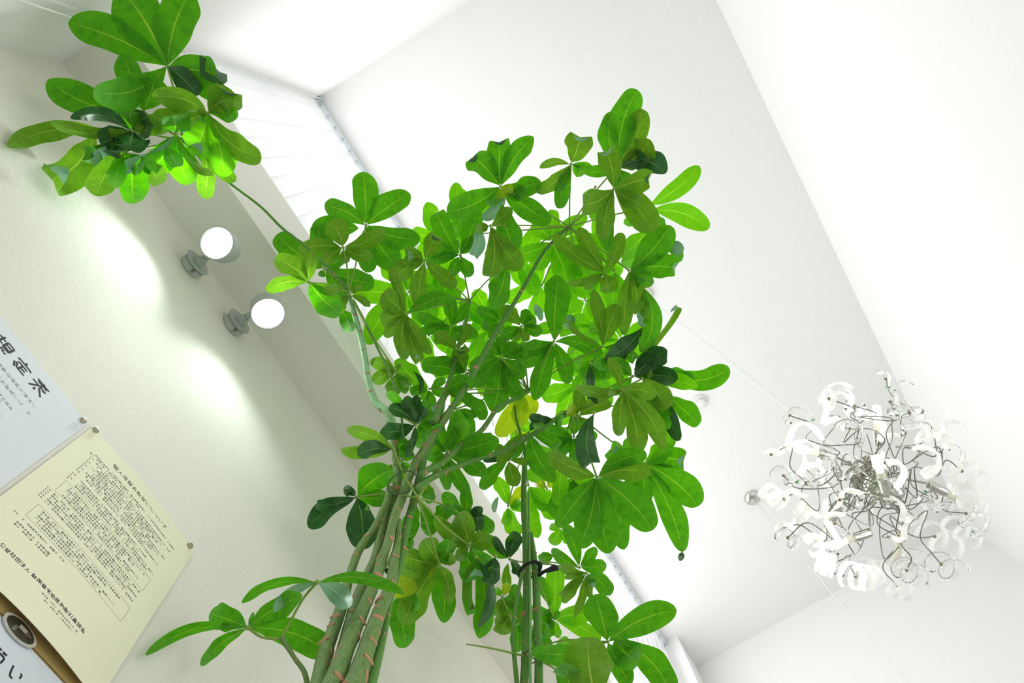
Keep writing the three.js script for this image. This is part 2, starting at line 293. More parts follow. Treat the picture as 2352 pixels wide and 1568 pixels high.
// a palmate leaf: hub in the picture at height h, its leaflets [tip x, tip y, width, bow, droop, options]; its stalk comes from a stem end
function leaf(crop, end, hx, hy, h, mat, list, o = {}) {
  const [pi, ex, ey, eh] = ENDS[end], plant = PLANTS[pi], [ox, oy, k] = CROPS[crop], X = ox + hx / k, Y = oy + hy / k, rand = rng(++leafSeed * 7919);
  const hub = inside(at(X, Y, h), 0.03), g = new THREE.Group(); g.name = numbered('leaf'); plant.add(g); g.position.copy(local(plant, hub));
  if (!o.bare) {
    const e = at(ex, ey, eh), mid = e.clone().lerp(hub, 0.5).add(V(0, -0.02 + 0.05 * rand(), 0)), r0 = 0.0019;
    mesh('petiole', tube([e, mid, hub].map((p) => p.clone().sub(hub)), [r0 * 1.25, r0, r0 * 1.3], 7, 8), BARK.petiole, g);
  }
  mesh('hub', new THREE.SphereGeometry(0.0042, 8, 6), BARK.petiole, g);
  for (const [tx, ty, w, bow = 0, drop = 0.03, f = {}] of list) {
    let bx = X, by = Y; const TX = ox + tx / k, TY = oy + ty / k;
    if (f.b) { bx = ox + f.b[0] / k; by = oy + f.b[1] / k; } else { const d = Math.hypot(TX - X, TY - Y) || 1; bx += (TX - X) / d * 4; by += (TY - Y) / d * 4; }
    const geo = leaflet(bx, by, TX, TY, w / k, bow, f.h ?? h, drop, rand, o.flat ? { roll: 0, wave: 0.06, ...f } : f); geo.translate(-hub.x, -hub.y, -hub.z);
    mesh('leaflet', geo, geo.groups.length ? [L[f.m ?? mat], rand() < 0.5 ? L.d : L.p] : L[f.m ?? mat], g);
  }
}
// crown that reaches under the soffit
leaf('A', 'TU', 1207, 477, 1.80, 'm', [[490, 165, 205, 0.05, 0.06], [860, -95, 270, 0.04, 0.02], [1385, -75, 225, -0.08, 0.02], [668, 655, 190, -0.16, 0.16, { curl: 0.5 }], [1560, 520, 215, 0.03, 0.03, { fold: 0.3 }], [1650, 725, 150, -0.03, 0.0], [1420, 690, 150, -0.06, 0.0, { m: 'd', h: 1.79 }], [1612, 605, 110, 0.05, 0.06, { b: [1440, 400], m: 'd', tilt: 0.7 }]], { flat: true });
leaf('A', 'TU', 1035, 803, 1.78, 'm', [[345, 572, 190, -0.10, 0.08], [1110, 545, 170, 0.06, 0.0], [880, 385, 150, 0, 0.0]], { flat: true });
leaf('A', 'TU', 1495, 815, 1.72, 'm', [[1650, 640, 215, 0.1, 0.02, { m: 'o' }], [1684, 720, 180, -0.12, 0.03, { m: 'o', fold: 0.4 }], [1102, 702, 135, 0.1, 0.05, { m: 'o', fold: 0.5 }], [1025, 885, 140, -0.05, 0.05, { m: 'o' }], [1380, 1120, 170, -0.05, 0.07, { m: 'y' }], [1612, 1275, 175, -0.06, 0.08, { m: 'y' }], [1884, 1135, 150, 0.12, 0.08, { m: 'o', fold: 0.3 }], [1440, 860, 70, 0, 0.02], [1700, 860, 110, -0.15, 0.03]]);
leaf('A', 'TU', 1270, 965, 1.66, 'm', [[1245, 830, 230, 0, 0.03], [885, 1205, 90, -0.14, 0.08, { m: 'p', tilt: 0.8 }], [1082, 1228, 160, -0.08, 0.07, { m: 'y' }], [1365, 1328, 160, 0.07, 0.09, { m: 'y' }], [1540, 1262, 62, 0.13, 0.09, { m: 'o', tilt: 0.9 }], [1040, 1240, 120, -0.02, 0.05]]);
leaf('A', 'TU', 955, 942, 1.66, 'd', [[505, 850, 80, 0.16, 0.06, { tilt: 0.7 }], [365, 880, 75, -0.08, 0.08, { m: 'o' }], [50, 1055, 115, 0.08, 0.14, { m: 'o', b: [720, 930], fold: 0.25 }], [340, 1325, 215, -0.12, 0.13, { m: 'o', b: [690, 965], curl: 0.4 }], [588, 1100, 110, -0.14, 0.08, { m: 'm', b: [880, 1015] }], [815, 1130, 150, 0, 0.06, { b: [840, 990] }], [935, 1080, 190, 0, 0.06, { b: [965, 945], m: 'd', wave: 0.2 }], [930, 792, 150, 0.02, 0.02, { m: 'm' }], [1060, 830, 130, 0, 0.02, { m: 'd' }], [1085, 950, 120, -0.1, 0.04, { m: 'd' }], [720, 1030, 150, 0, 0.04], [1160, 860, 120, 0.05, 0.03, { m: 'o' }]]);
leaf('A', 'TU', 900, 1090, 1.62, 'o', [[690, 1412, 165, 0.06, 0.10], [822, 1356, 105, 0.04, 0.10, { m: 'y' }], [965, 1466, 168, 0.03, 0.10, { m: 'm', b: [960, 1110] }], [1150, 1328, 125, -0.05, 0.08, { b: [1040, 1160] }], [1275, 1200, 100, -0.05, 0.04, { m: 'm', b: [1190, 1060] }], [655, 1140, 125, -0.1, 0.05, { m: 'p' }], [1020, 1235, 110, 0, 0.06, { m: 'm' }]]);
leaf('A', 'TU', 1480, 1095, 1.74, 'm', [[1470, 1432, 115, -0.05, 0.08, { m: 'o' }], [1702, 1300, 95, 0.05, 0.06, { m: 'o' }], [1235, 1110, 70, 0, 0.03], [1545, 1080, 80, 0, 0.02]]);
// around the fork of the long branch
leaf('B', 'T0', 755, 525, 2.02, 'm', [[735, 138, 178, 0.02, 0.02], [1075, 300, 165, -0.06, 0.02], [455, 385, 140, 0.08, 0.03], [1145, 622, 150, 0.08, 0.04], [365, 530, 150, 0.0, 0.05, { b: [700, 545] }], [788, 862, 135, 0.03, 0.05], [985, 830, 190, 0.03, 0.05]], { flat: true });
leaf('B', 'T0', 590, 685, 1.86, 'o', [[500, 490, 155, 0.08, 0.03], [890, 547, 112, 0.09, 0.05], [265, 715, 100, 0.10, 0.06], [803, 735, 92, 0.14, 0.05], [438, 802, 95, 0.06, 0.04], [605, 800, 68, 0, 0.03]], { flat: true });
leaf('B', 'T0', 455, 838, 1.98, 'm', [[112, 590, 170, -0.05, 0.05], [390, 510, 150, 0.05, 0.02], [815, 945, 145, 0.05, 0.05], [430, 895, 50, 0, 0.02], [640, 1010, 125, 0.06, 0.05], [600, 770, 90, -0.05, 0.02]], { flat: true });
leaf('B', 'T0', 340, 935, 1.70, 'o', [[98, 765, 145, 0.10, 0.04], [375, 710, 108, -0.06, 0.02], [40, 1002, 100, 0.12, 0.05], [565, 985, 88, 0.08, 0.05], [575, 1155, 170, 0.06, 0.08, { m: 'm' }]], { flat: true });
leaf('B', 'T0', 635, 1025, 1.79, 'o', [[725, 955, 52, -0.05, 0.02], [782, 1112, 55, -0.1, 0.03], [510, 1060, 42, -0.06, 0.02], [548, 1168, 72, 0.08, 0.04], [655, 1288, 112, -0.06, 0.08, { m: 'm', b: [565, 1130] }]]);
leaf('B', 'T2', 1062, 1003, 2.32, 'y', [[655, 1003, 175, 0, 0.02], [885, 770, 150, 0, 0.0], [1012, 650, 120, 0, 0.0], [770, 1385, 170, 0.1, 0.06], [980, 1210, 120, 0.05, 0.03], [1200, 860, 130, 0, 0], [1290, 1010, 110, 0, 0.02], [1190, 1230, 130, 0, 0.03]]);
leaf('B', 'T2', 1180, 775, 1.88, 'o', [[1025, 738, 135, 0.02, 0.03, { curl: 0.4 }], [1272, 590, 118, -0.04, 0.02, { curl: 0.4 }], [955, 945, 132, 0.14, 0.06], [1130, 1122, 118, 0.05, 0.07], [1408, 962, 112, 0.04, 0.06]]);
leaf('B', 'T2', 1042, 1160, 1.82, 'o', [[880, 1005, 150, -0.04, 0.03], [865, 1215, 135, 0.06, 0.04], [890, 1330, 90, 0.02, 0.06], [1045, 1492, 110, 0.1, 0.09], [1155, 1525, 92, 0.05, 0.09], [1226, 1450, 105, 0.06, 0.08], [920, 830, 72, 0.03, 0.02], [1345, 1028, 112, -0.05, 0.03, { m: 'm' }]]);
leaf('B', 'T2', 1432, 740, 2.16, 'm', [[1262, 425, 145, -0.04, 0.02], [1545, 410, 132, 0.06, 0.02], [1212, 690, 118, -0.04, 0.03], [1190, 812, 92, 0.1, 0.04], [1370, 905, 85, 0.03, 0.04], [1515, 890, 95, 0, 0.03], [1560, 600, 95, 0, 0.02]]);
leaf('B', 'T2', 1420, 640, 2.36, 'y', [[1178, 430, 125, -0.06, 0.0], [1450, 260, 120, 0, 0], [1560, 470, 110, 0, 0], [1300, 730, 110, 0, 0]]);
// middle of the crown
leaf('E', 'T2', 825, 520, 2.12, 'm', [[552, 418, 100, -0.06, 0.04], [780, 272, 115, 0.1, 0.03], [568, 582, 82, 0.08, 0.04], [960, 335, 82, 0.04, 0.02], [1035, 600, 95, -0.03, 0.04], [690, 650, 80, 0, 0.03], [870, 640, 70, 0, 0.03]]);
leaf('E', 'T2', 740, 268, 2.38, 'y', [[590, 120, 125, 0, 0], [700, 20, 120, 0, 0], [860, 90, 115, 0, 0], [905, 265, 95, 0, 0], [630, 340, 90, 0, 0.02], [850, 400, 80, 0, 0.02]]);
leaf('E', 'T3', 948, 895, 1.98, 'm', [[590, 845, 155, 0.08, 0.05], [905, 685, 130, -0.1, 0.03, { m: 'o', curl: 0.3 }], [1165, 745, 105, 0.03, 0.03], [780, 775, 82, -0.03, 0.03], [850, 985, 80, 0, 0.04], [1115, 945, 95, -0.06, 0.04], [1010, 1010, 75, 0.06, 0.04]]);
leaf('E', 'T2', 880, 700, 2.02, 'o', [[688, 572, 105, 0.03, 0.02], [970, 500, 75, 0.04, 0], [960, 690, 65, 0.1, 0.02]]);
leaf('E', 'T3', 650, 1020, 2.12, 'y', [[395, 778, 140, -0.06, 0.02], [775, 935, 70, 0, 0.02, { m: 'm' }], [500, 1062, 92, 0.08, 0.03, { m: 'm' }], [650, 1165, 92, -0.04, 0.04, { m: 'm' }], [790, 1055, 80, 0.05, 0.03, { m: 'm' }], [590, 1110, 70, 0, 0.03], [570, 1060, 40, -0.2, 0.06, { m: 'd', b: [520, 880] }]]);
leaf('E', 'T0', 388, 888, 1.74, 'o', [[172, 795, 105, 0.06, 0.04], [197, 965, 110, 0.08, 0.05], [470, 1012, 92, -0.12, 0.05], [345, 1090, 115, 0.03, 0.06], [455, 1060, 85, -0.08, 0.06, { m: 'm' }], [410, 820, 40, 0, 0.02]]);
leaf('E', 'TE', 540, 1308, 1.55, 'd', [[325, 1168, 105, 0.12, 0.04], [255, 1358, 135, -0.08, 0.06], [612, 1168, 75, 0.05, 0.03], [462, 1568, 66, -0.06, 0.07, { tilt: 0.6 }], [440, 1100, 120, 0.1, 0.04], [560, 1075, 90, -0.05, 0.03], [300, 1060, 80, 0.1, 0.05, { b: [430, 1160], m: 'm' }]]);
leaf('E', 'TE', 560, 1290, 1.7, 'm', [[640, 1120, 110, 0, 0.02], [690, 1400, 120, 0, 0.05], [600, 1500, 110, 0, 0.05], [720, 1240, 100, 0, 0.03]]);
leaf('E', 'T3', 765, 1042, 1.78, 'm', [[1002, 960, 108, -0.12, 0.04], [1036, 1185, 95, -0.12, 0.05], [630, 1312, 105, -0.1, 0.06, { m: 'p', tilt: 0.5 }], [720, 1290, 60, 0.05, 0.05]]);
leaf('E', 'T3', 1222, 768, 1.92, 'm', [[1165, 1212, 195, -0.02, 0.07], [1395, 1092, 140, 0.1, 0.06], [1425, 905, 135, 0.06, 0.05], [1440, 722, 105, -0.04, 0.03], [1350, 650, 105, 0.06, 0.02], [1245, 600, 95, -0.05, 0.02], [1110, 640, 100, 0, 0.02], [975, 860, 110, 0.06, 0.04], [1040, 1010, 105, 0.05, 0.05]], { flat: true });
leaf('E', 'T3', 1385, 520, 2.02, 'o', [[1225, 375, 120, 0.06, 0.02], [1210, 590, 105, -0.08, 0.03, { m: 'm' }], [1325, 640, 70, 0, 0.03], [1505, 465, 115, 0, 0.02, { m: 'm' }], [1545, 580, 100, -0.05, 0.04, { m: 'm' }], [1440, 385, 95, 0, 0.01, { m: 'm' }], [1430, 640, 70, 0, 0.03]]);
leaf('E', 'T3', 1222, 482, 2.1, 'm', [[1030, 385, 95, 0.06, 0.03], [1070, 530, 90, 0.05, 0.03], [1200, 330, 100, 0, 0], [1130, 620, 90, 0, 0.03]]);
leaf('E', 'T2', 1262, 25, 1.98, 'm', [[1145, 370, 170, -0.06, 0.06]]);
leaf('E', 'T2', 1110, 385, 2.4, 'y', [[930, 440, 120, 0, 0.02], [1010, 230, 120, 0, 0], [1250, 250, 120, 0, 0], [1280, 420, 110, 0, 0.02], [1150, 560, 110, 0, 0.03], [1000, 560, 90, 0, 0.03]]);
leaf('E', 'T7', 790, 1530, 1.62, 'm', [[1202, 1415, 172, 0.03, 0.05], [885, 1185, 130, 0.04, 0.02], [710, 1300, 135, -0.08, 0.02], [925, 1255, 120, 0.08, 0.02, { m: 'y' }], [600, 1450, 100, 0.05, 0.03]]);
leaf('G', 'T7', 1165, 318, 1.64, 'm', [[1462, 490, 118, -0.08, 0.05], [1332, 610, 100, 0.06, 0.06], [1162, 585, 85, 0.05, 0.06], [1000, 330, 80, 0, 0.04], [1040, 450, 80, 0, 0.05], [1500, 210, 150, -0.05, 0.02, { h: 1.66 }]]);
leaf('E', 'T3', 935, 1058, 1.88, 'm', [[1098, 1265, 112, -0.06, 0.05], [1010, 1170, 80, 0, 0.04]]);
leaf('E', 'T3', 862, 1180, 1.86, 'm', [[978, 1405, 125, -0.08, 0.05], [1030, 1240, 70, 0, 0.03]]);
leaf('E', 'T3', 1395, 1045, 2.2, 'l', [[1185, 1395, 160, -0.06, 0.06], [1480, 1228, 125, -0.05, 0.05], [1370, 1330, 140, 0, 0.06], [1300, 1060, 110, 0, 0.03]]);
leaf('G', 'T7', 745, 268, 1.44, 'o', [[390, 125, 105, 0.08, 0.06], [344, 268, 92, -0.08, 0.07], [472, 318, 118, 0.1, 0.07, { m: 'd', wave: 0.2 }]]);
leaf('G', 'T7', 806, 355, 1.56, 'm', [[800, 170, 92, 0.02, 0.0], [905, 310, 70, 0, 0.02], [835, 625, 92, -0.06, 0.05], [890, 480, 70, 0, 0.03], [720, 470, 80, 0, 0.03], [880, 200, 80, 0, 0]]);
// right half of the crown
leaf('F', 'T3', 250, 640, 1.95, 'm', [[285, 108, 205, 0.0, 0.03], [628, 765, 125, -0.14, 0.05], [-50, 690, 135, -0.1, 0.04], [-70, 830, 125, -0.06, 0.06], [98, 1112, 155, 0.02, 0.06], [368, 980, 130, -0.06, 0.06]], { flat: true });
leaf('F', 'T1', 660, 90, 2.02, 'o', [[345, 182, 62, -0.06, 0.05], [695, 250, 158, -0.02, 0.04], [500, 225, 92, 0.05, 0.05], [245, -215, 120, -0.05, 0.02], [450, -270, 125, -0.02, 0.0], [790, -230, 120, 0.05, 0]]);
leaf('F', 'T1', 852, 72, 1.96, 'm', [[1180, -290, 215, 0.06, 0.02], [1245, 60, 175, -0.06, 0.05, { curl: 0.4 }], [1030, 200, 120, -0.1, 0.07], [812, 592, 118, 0.02, 0.08, { m: 'o' }], [895, 425, 130, -0.12, 0.08, { m: 'o' }], [955, 525, 85, -0.04, 0.08, { m: 'p', b: [960, 340] }], [980, 200, 90, 0, 0.03]]);
leaf('F', 'T3', 642, 682, 1.90, 'm', [[570, 225, 108, 0.03, 0.04, { m: 'o' }], [765, 345, 155, -0.02, 0.03, { m: 'o' }], [335, 452, 48, -0.1, 0.05, { m: 'o' }], [915, 800, 95, -0.12, 0.06]]);
leaf('F', 'T3', 965, 525, 1.88, 'd', [[655, 778, 145, -0.1, 0.06, { wave: 0.15 }]], { bare: true });
leaf('F', 'T1', 975, 205, 1.92, 'm', [[945, 730, 150, -0.16, 0.08, { m: 'm' }], [985, 460, 80, 0, 0.04, { m: 'o' }]], { bare: true });
leaf('F', 'T4', 905, 862, 1.86, 'o', [[1270, 345, 52, 0.02, 0.05, { tilt: 0.8, curl: 0.5 }]], { bare: true });
leaf('F', 'T4', 885, 920, 1.84, 'm', [[705, 792, 105, 0.08, 0.04], [1042, 895, 88, -0.04, 0.03, { m: 'o' }], [1160, 712, 175, -0.04, 0.05, { m: 'd', wave: 0.25, fold: 0.3 }], [1245, 940, 150, -0.06, 0.07, { m: 'd', wave: 0.2 }], [1410, 1005, 130, -0.04, 0.05, { m: 'y' }], [560, 815, 100, 0.05, 0.04], [740, 1060, 110, 0, 0.05], [1050, 760, 90, 0, 0.03, { m: 'd' }]]);
leaf('F', 'T4', 1120, 860, 1.88, 'm', [[1622, 880, 165, 0.17, 0.06, { roll: 0.6, tilt: 0.2 }], [1380, 990, 140, 0, 0.05]], { bare: true });
leaf('F', 'T4', 805, 1030, 1.68, 'o', [[428, 992, 92, -0.12, 0.06], [690, 772, 95, 0.05, 0.02], [1065, 1085, 140, -0.12, 0.06], [768, 1398, 120, 0.02, 0.08], [925, 1535, 155, -0.06, 0.09], [1125, 1512, 148, -0.1, 0.10], [680, 1065, 55, 0, 0.03]], { flat: true });
leaf('F', 'T4', 960, 938, 1.78, 'o', [[1160, 1180, 160, -0.06, 0.05], [1180, 1340, 130, 0.04, 0.07, { m: 'm' }], [1065, 1290, 110, 0, 0.06]]);
leaf('F', 'T4', 1140, 1080, 1.8, 'm', [[1410, 1310, 150, -0.06, 0.08, { m: 'm' }], [1262, 1432, 115, 0.08, 0.09, { m: 'd', wave: 0.15, b: [1160, 1055] }], [1200, 1490, 130, 0.05, 0.08, { m: 'y' }], [1100, 1330, 70, 0.1, 0.06, { m: 'd' }]]);
leaf('H', 'T4', 1192, -10, 1.58, 'd', [[1188, 512, 205, 0.14, 0.10, { wave: 0.12 }]], { bare: true });
leaf('F', 'T4', 545, 815, 1.74, 'd', [[525, 1110, 62, -0.05, 0.06, { wave: 0.2 }], [600, 1140, 70, 0.1, 0.06, { m: 'd' }]], { bare: true });
leaf('F', 'T4', 580, 780, 1.96, 'm', [[640, 950, 110, 0, 0.03], [480, 940, 110, 0, 0.03], [700, 940, 100, 0, 0.03], [430, 800, 100, 0, 0.03, { m: 'y' }]]);
leaf('F', 'T1', 735, 75, 2.16, 'y', [[735, 395, 145, 0.03, 0.04], [842, 275, 105, 0.06, 0.03], [500, 60, 110, 0, 0]]);
leaf('F', 'T3', 590, 525, 2.2, 'y', [[405, 430, 120, -0.08, 0.02], [545, 290, 100, 0, 0], [430, 560, 90, 0, 0.02], [590, 650, 100, 0, 0.03]]);
leaf('F', 'T3', 320, 530, 2.18, 'p', [[335, 600, 70, 0, 0.02, { m: 'y' }], [440, 560, 90, 0, 0.02, { m: 'y' }], [410, 440, 80, 0, 0], [95, 350, 62, 0.08, 0.02, { b: [150, 480] }], [110, 540, 100, 0, 0, { m: 'y' }]]);
leaf('F', 'T1', 370, 180, 2.22, 'y', [[400, 415, 150, 0.05, 0.03], [540, 250, 120, 0, 0], [450, 30, 120, 0, 0]], { bare: true });
leaf('F', 'T4', 410, 1402, 1.9, 'm', [[155, 1335, 140, -0.08, 0.04], [225, 1450, 90, -0.06, 0.04], [430, 1240, 110, 0, 0.02], [565, 1575, 120, 0.04, 0.05], [600, 1400, 110, 0, 0.03], [430, 1600, 115, 0, 0.05], [290, 1540, 100, 0, 0.04]]);
leaf('F', 'T4', 250, 1260, 1.7, 'm', [[100, 1340, 80, 0.12, 0.04], [320, 1275, 110, 0.1, 0.05], [60, 1230, 90, -0.16, 0.03, { m: 'd' }]]);
leaf('F', 'T4', 440, 1240, 1.8, 'o', [[360, 1180, 100, 0.05, 0.03, { m: 'l' }], [715, 1145, 110, -0.12, 0.04], [540, 1330, 55, -0.05, 0.08], [470, 1010, 100, 0, 0, { m: 'o' }]]);
leaf('D', 'T1', 545, 865, 1.96, 'o', [[285, 985, 180, -0.12, 0.06, { fold: 0.2 }], [480, 555, 165, 0.06, 0.03, { curl: 0.3 }], [845, 790, 165, -0.04, 0.05, { curl: 0.4 }], [760, 985, 120, 0.05, 0.06], [850, 1205, 225, -0.08, 0.08], [468, 1258, 140, 0.06, 0.08], [520, 1355, 120, 0.12, 0.08, { m: 'm', h: 1.99 }]]);
leaf('D', 'T1', 570, 690, 2.12, 'm', [[725, 85, 215, -0.06, 0.0], [770, 240, 180, 0.04, 0.02, { m: 'o' }], [830, 480, 200, 0.12, 0.03, { m: 'o', wave: 0.15 }], [950, 745, 170, -0.2, 0.05, { m: 'd', wave: 0.15 }], [530, 258, 145, -0.1, 0.01], [810, 640, 150, -0.1, 0.04, { m: 'd' }], [690, 930, 130, 0, 0.05], [600, 900, 100, 0, 0.04]]);
leaf('D', 'T1', 210, 670, 2.12, 'o', [[285, 437, 200, 0.03, 0.02, { curl: 0.4 }], [608, 620, 95, 0.22, 0.05, { m: 'm' }], [-35, 700, 62, 0.14, 0.04], [-70, 885, 108, -0.1, 0.06], [120, 890, 75, 0.04, 0.04, { m: 'm' }], [320, 740, 110, 0, 0.03, { m: 'y' }], [128, 1018, 115, 0.06, 0.06, { m: 'm' }], [370, 720, 90, 0, 0.02, { m: 'y' }]]);
leaf('D', 'T1', 400, 850, 2.2, 'y', [[425, 1126, 112, 0.05, 0.05]], { bare: true });
leaf('D', 'T1', 770, 1015, 2.14, 'y', [[1215, 685, 138, 0.06, 0.02, { b: [825, 990] }], [1287, 1180, 165, -0.10, 0.04, { b: [850, 1030] }], [590, 1385, 135, -0.05, 0.04, { b: [810, 1190] }], [600, 1440, 125, -0.05, 0.04, { b: [800, 1370] }], [640, 1150, 90, 0, 0.02]], { flat: true });
leaf('D', 'T1', 960, 1230, 2.04, 'm', [[1085, 1360, 90, 0.1, 0.05, { m: 'p', wave: 0.2 }], [1050, 1440, 90, -0.1, 0.05], [870, 1100, 100, 0, 0]], { bare: true });
leaf('D', 'T1', 62, 1280, 2.26, 'y', [[75, 1028, 118, -0.02, 0.0], [422, 1235, 135, 0.1, 0.03], [340, 1085, 115, -0.06, 0.0], [420, 1560, 205, -0.04, 0.05], [180, 1590, 180, -0.03, 0.05], [-90, 1130, 135, 0.03, 0.02], [-260, 1390, 130, -0.06, 0.05], [-60, 1500, 120, 0, 0.04]]);
leaf('D', 'T1', 490, 1440, 2.2, 'y', [[420, 1180, 110, 0, 0], [640, 1250, 110, 0, 0], [300, 1330, 100, 0, 0.02], [560, 1560, 120, 0, 0.04]]);
leaf('C', 'T1', 680, 845, 2.1, 'm', [[940, 458, 158, -0.08, 0.02], [668, 472, 180, -0.02, 0.02, { curl: 0.5 }], [445, 600, 185, 0.06, 0.04, { curl: 0.5 }], [258, 1052, 190, -0.06, 0.06], [992, 800, 135, 0.1, 0.04], [1072, 1122, 165, 0.04, 0.05], [895, 895, 115, 0.10, 0.05], [770, 835, 85, 0.05, 0.04, { m: 'l', b: [640, 940] }], [530, 1092, 95, -0.1, 0.06, { m: 'p', b: [715, 930], tilt: 0.6 }], [600, 1000, 120, 0, 0.05]]);
leaf('C', 'T1', 602, 1152, 1.98, 'o', [[485, 1195, 82, 0.08, 0.04], [465, 1395, 100, -0.16, 0.06, { m: 'p', b: [485, 1150], tilt: 0.6 }], [590, 1562, 150, -0.10, 0.08], [842, 1492, 175, 0.05, 0.07], [800, 1360, 190, 0.04, 0.05, { b: [690, 985], m: 'm', h: 2.02 }], [760, 1010, 100, 0.05, 0.02]]);
leaf('C', 'T1', 385, 1115, 2.32, 'y', [[340, 815, 115, -0.04, 0.0], [440, 900, 110, 0, 0], [545, 960, 85, 0, 0, { b: [585, 1120] }], [300, 1180, 90, 0, 0.02]], { bare: true });
// leaves deep in the crown, lit through from above
for (const [end, x, y, h, n, r, a] of [['T1', 1010, 545, 2.42, 6, 85, 0.2], ['T1', 1190, 585, 2.4, 6, 95, 0.1], ['T1', 1245, 655, 2.44, 7, 90, 0.9], ['T1', 1345, 690, 2.4, 7, 95, 0.4], ['T2', 985, 770, 2.36, 6, 80, 0.6], ['T3', 1130, 755, 2.4, 7, 90, 0.3], ['T4', 1325, 880, 2.2, 7, 100, 0.1], ['T4', 1425, 780, 2.2, 6, 95, 0.5], ['T1', 1365, 575, 2.42, 6, 95, 0.8], ['T3', 1075, 850, 2.3, 6, 85, 0.9], ['T4', 1290, 1065, 2.0, 6, 90, 0.6], ['T4', 1370, 845, 2.1, 6, 85, 0.2], ['T2', 1010, 690, 2.44, 6, 85, 0.3]]) {
  const list = []; for (let k = 0; k < n; k++) { const q = a + k / n * 6.283, R = r * (0.8 + 0.07 * ((k * 3 + n) % 5)); list.push([x + Math.cos(q) * R, y + Math.sin(q) * R, r * 0.42, 0.06 * ((k % 3) - 1), 0.03]); }
  leaf('X', end, x, y, h, 'y', list);
}
// lower right of the crown
leaf('H', 'T4', 1222, 610, 1.60, 'm', [[738, 372, 178, -0.05, 0.05, { m: 'o' }], [1705, 400, 165, -0.12, 0.05], [1742, 575, 205, -0.10, 0.06, { m: 'o' }], [838, 1090, 205, 0.02, 0.05], [1055, 1292, 265, -0.04, 0.06], [1345, 1345, 290, 0.03, 0.06], [1765, 1120, 310, -0.06, 0.06]], { flat: true });
leaf('H', 'T4', 1672, 480, 1.74, 'm', [[2095, 470, 205, -0.12, 0.05, { curl: 0.4 }], [2202, 890, 265, -0.08, 0.06], [2048, 1330, 215, -0.06, 0.08], [1485, 1310, 190, 0.14, 0.08], [1680, 880, 170, 0, 0.05], [1920, 290, 170, 0.05, 0.02, { m: 'y' }], [1325, 320, 190, -0.05, 0.03, { m: 'y' }], [1500, 240, 150, 0, 0.02, { m: 'y' }]]);
leaf('H', 'T4', 2045, 1318, 1.67, 'd', [[2005, 1392, 55, -0.25, 0.02, { tilt: 0.5 }]], { bare: true });
leaf('H', 'P5', 562, 180, 1.76, 'm', [[822, 652, 205, 0.08, 0.07], [866, 335, 125, -0.08, 0.05], [270, 498, 130, 0.06, 0.05, { m: 'o' }], [395, 425, 90, -0.1, 0.04, { b: [490, 215] }], [720, 40, 90, -0.1, 0.0, { m: 'd' }]]);
leaf('H', 'P5', 370, 445, 1.78, 'o', [[108, 728, 135, 0.08, 0.06, { m: 'm' }], [125, 455, 62, 0.05, 0.03, { m: 'd' }], [455, 697, 150, 0.06, 0.05], [568, 480, 70, -0.06, 0.03], [250, 300, 110, 0.0, 0.0]]);
leaf('H', 'P5', 365, 890, 2.25, 'y', [[248, 605, 130, 0.06, 0.0], [485, 835, 95, 0.12, 0.02], [505, 905, 100, 0, 0.03], [335, 1080, 95, -0.05, 0.04], [470, 1175, 145, 0.06, 0.05], [236, 950, 55, 0.12, 0.04, { m: 'p', b: [275, 800] }], [520, 700, 90, 0, 0, { m: 'l' }]]);
leaf('H', 'P5', 560, 690, 2.1, 'y', [[812, 1020, 180, -0.06, 0.04], [660, 1195, 135, 0.06, 0.05], [730, 940, 100, 0, 0.03]]);
leaf('H', 'P5', 1040, 600, 2.05, 'm', [[850, 1020, 270, 0.06, 0.05], [1090, 900, 170, 0, 0.05], [960, 900, 160, 0, 0.05]]);
leaf('H', 'P5', 740, 720, 2.2, 'l', [[828, 468, 110, 0.05, 0.0], [620, 590, 90, 0, 0], [762, 805, 80, 0, 0.02, { m: 'y' }], [640, 700, 110, 0, 0.02], [850, 640, 80, 0, 0], [690, 770, 90, 0.05, 0.03, { m: 'm' }]]);
leaf('H', 'P6', 885, 1095, 2.0, 'y', [[775, 1252, 115, -0.06, 0.03], [770, 1080, 75, 0, 0.02], [960, 1250, 100, 0, 0.03]], { bare: true });
leaf('H', 'P5', 400, 60, 2.3, 'y', [[280, 200, 120, 0, 0], [520, 30, 120, 0, 0], [640, 170, 110, 0, 0], [560, 330, 110, 0, 0.02, { m: 'l' }], [460, 420, 100, 0, 0.02]]);
// low leaves of the staked plant
leaf('K', 'P6', 1035, 685, 1.78, 'm', [[752, 488, 115, -0.08, 0.03], [882, 240, 140, 0.05, 0.02], [1205, 478, 110, 0.03, 0.02], [1310, 645, 142, 0.06, 0.03], [620, 620, 120, 0, 0.04, { b: [760, 560] }]], { flat: true });
leaf('K', 'P6', 1105, 745, 1.64, 'o', [[838, 685, 82, -0.06, 0.03], [885, 800, 78, 0.1, 0.03], [868, 1052, 115, 0.06, 0.06], [982, 1200, 85, -0.05, 0.06], [1178, 892, 62, -0.1, 0.05, { m: 'p' }], [1150, 1000, 70, 0, 0.04], [822, 972, 62, -0.05, 0.05], [1345, 975, 165, -0.12, 0.06, { m: 'm' }]]);
leaf('K', 'P6', 778, 1215, 1.84, 'y', [[790, 662, 195, 0.0, 0.02], [500, 1150, 160, 0.05, 0.04, { m: 'm' }], [838, 1170, 90, 0, 0.02, { m: 'm', b: [640, 1150] }], [1155, 1195, 190, -0.08, 0.03], [1255, 1425, 150, -0.06, 0.05], [690, 1290, 80, 0, 0.03, { m: 'm' }], [825, 1410, 85, 0.03, 0.04], [640, 1405, 150, 0, 0.05, { m: 'm' }], [620, 780, 115, 0.06, 0.0, { m: 'm', b: [730, 1085] }]], { flat: true });
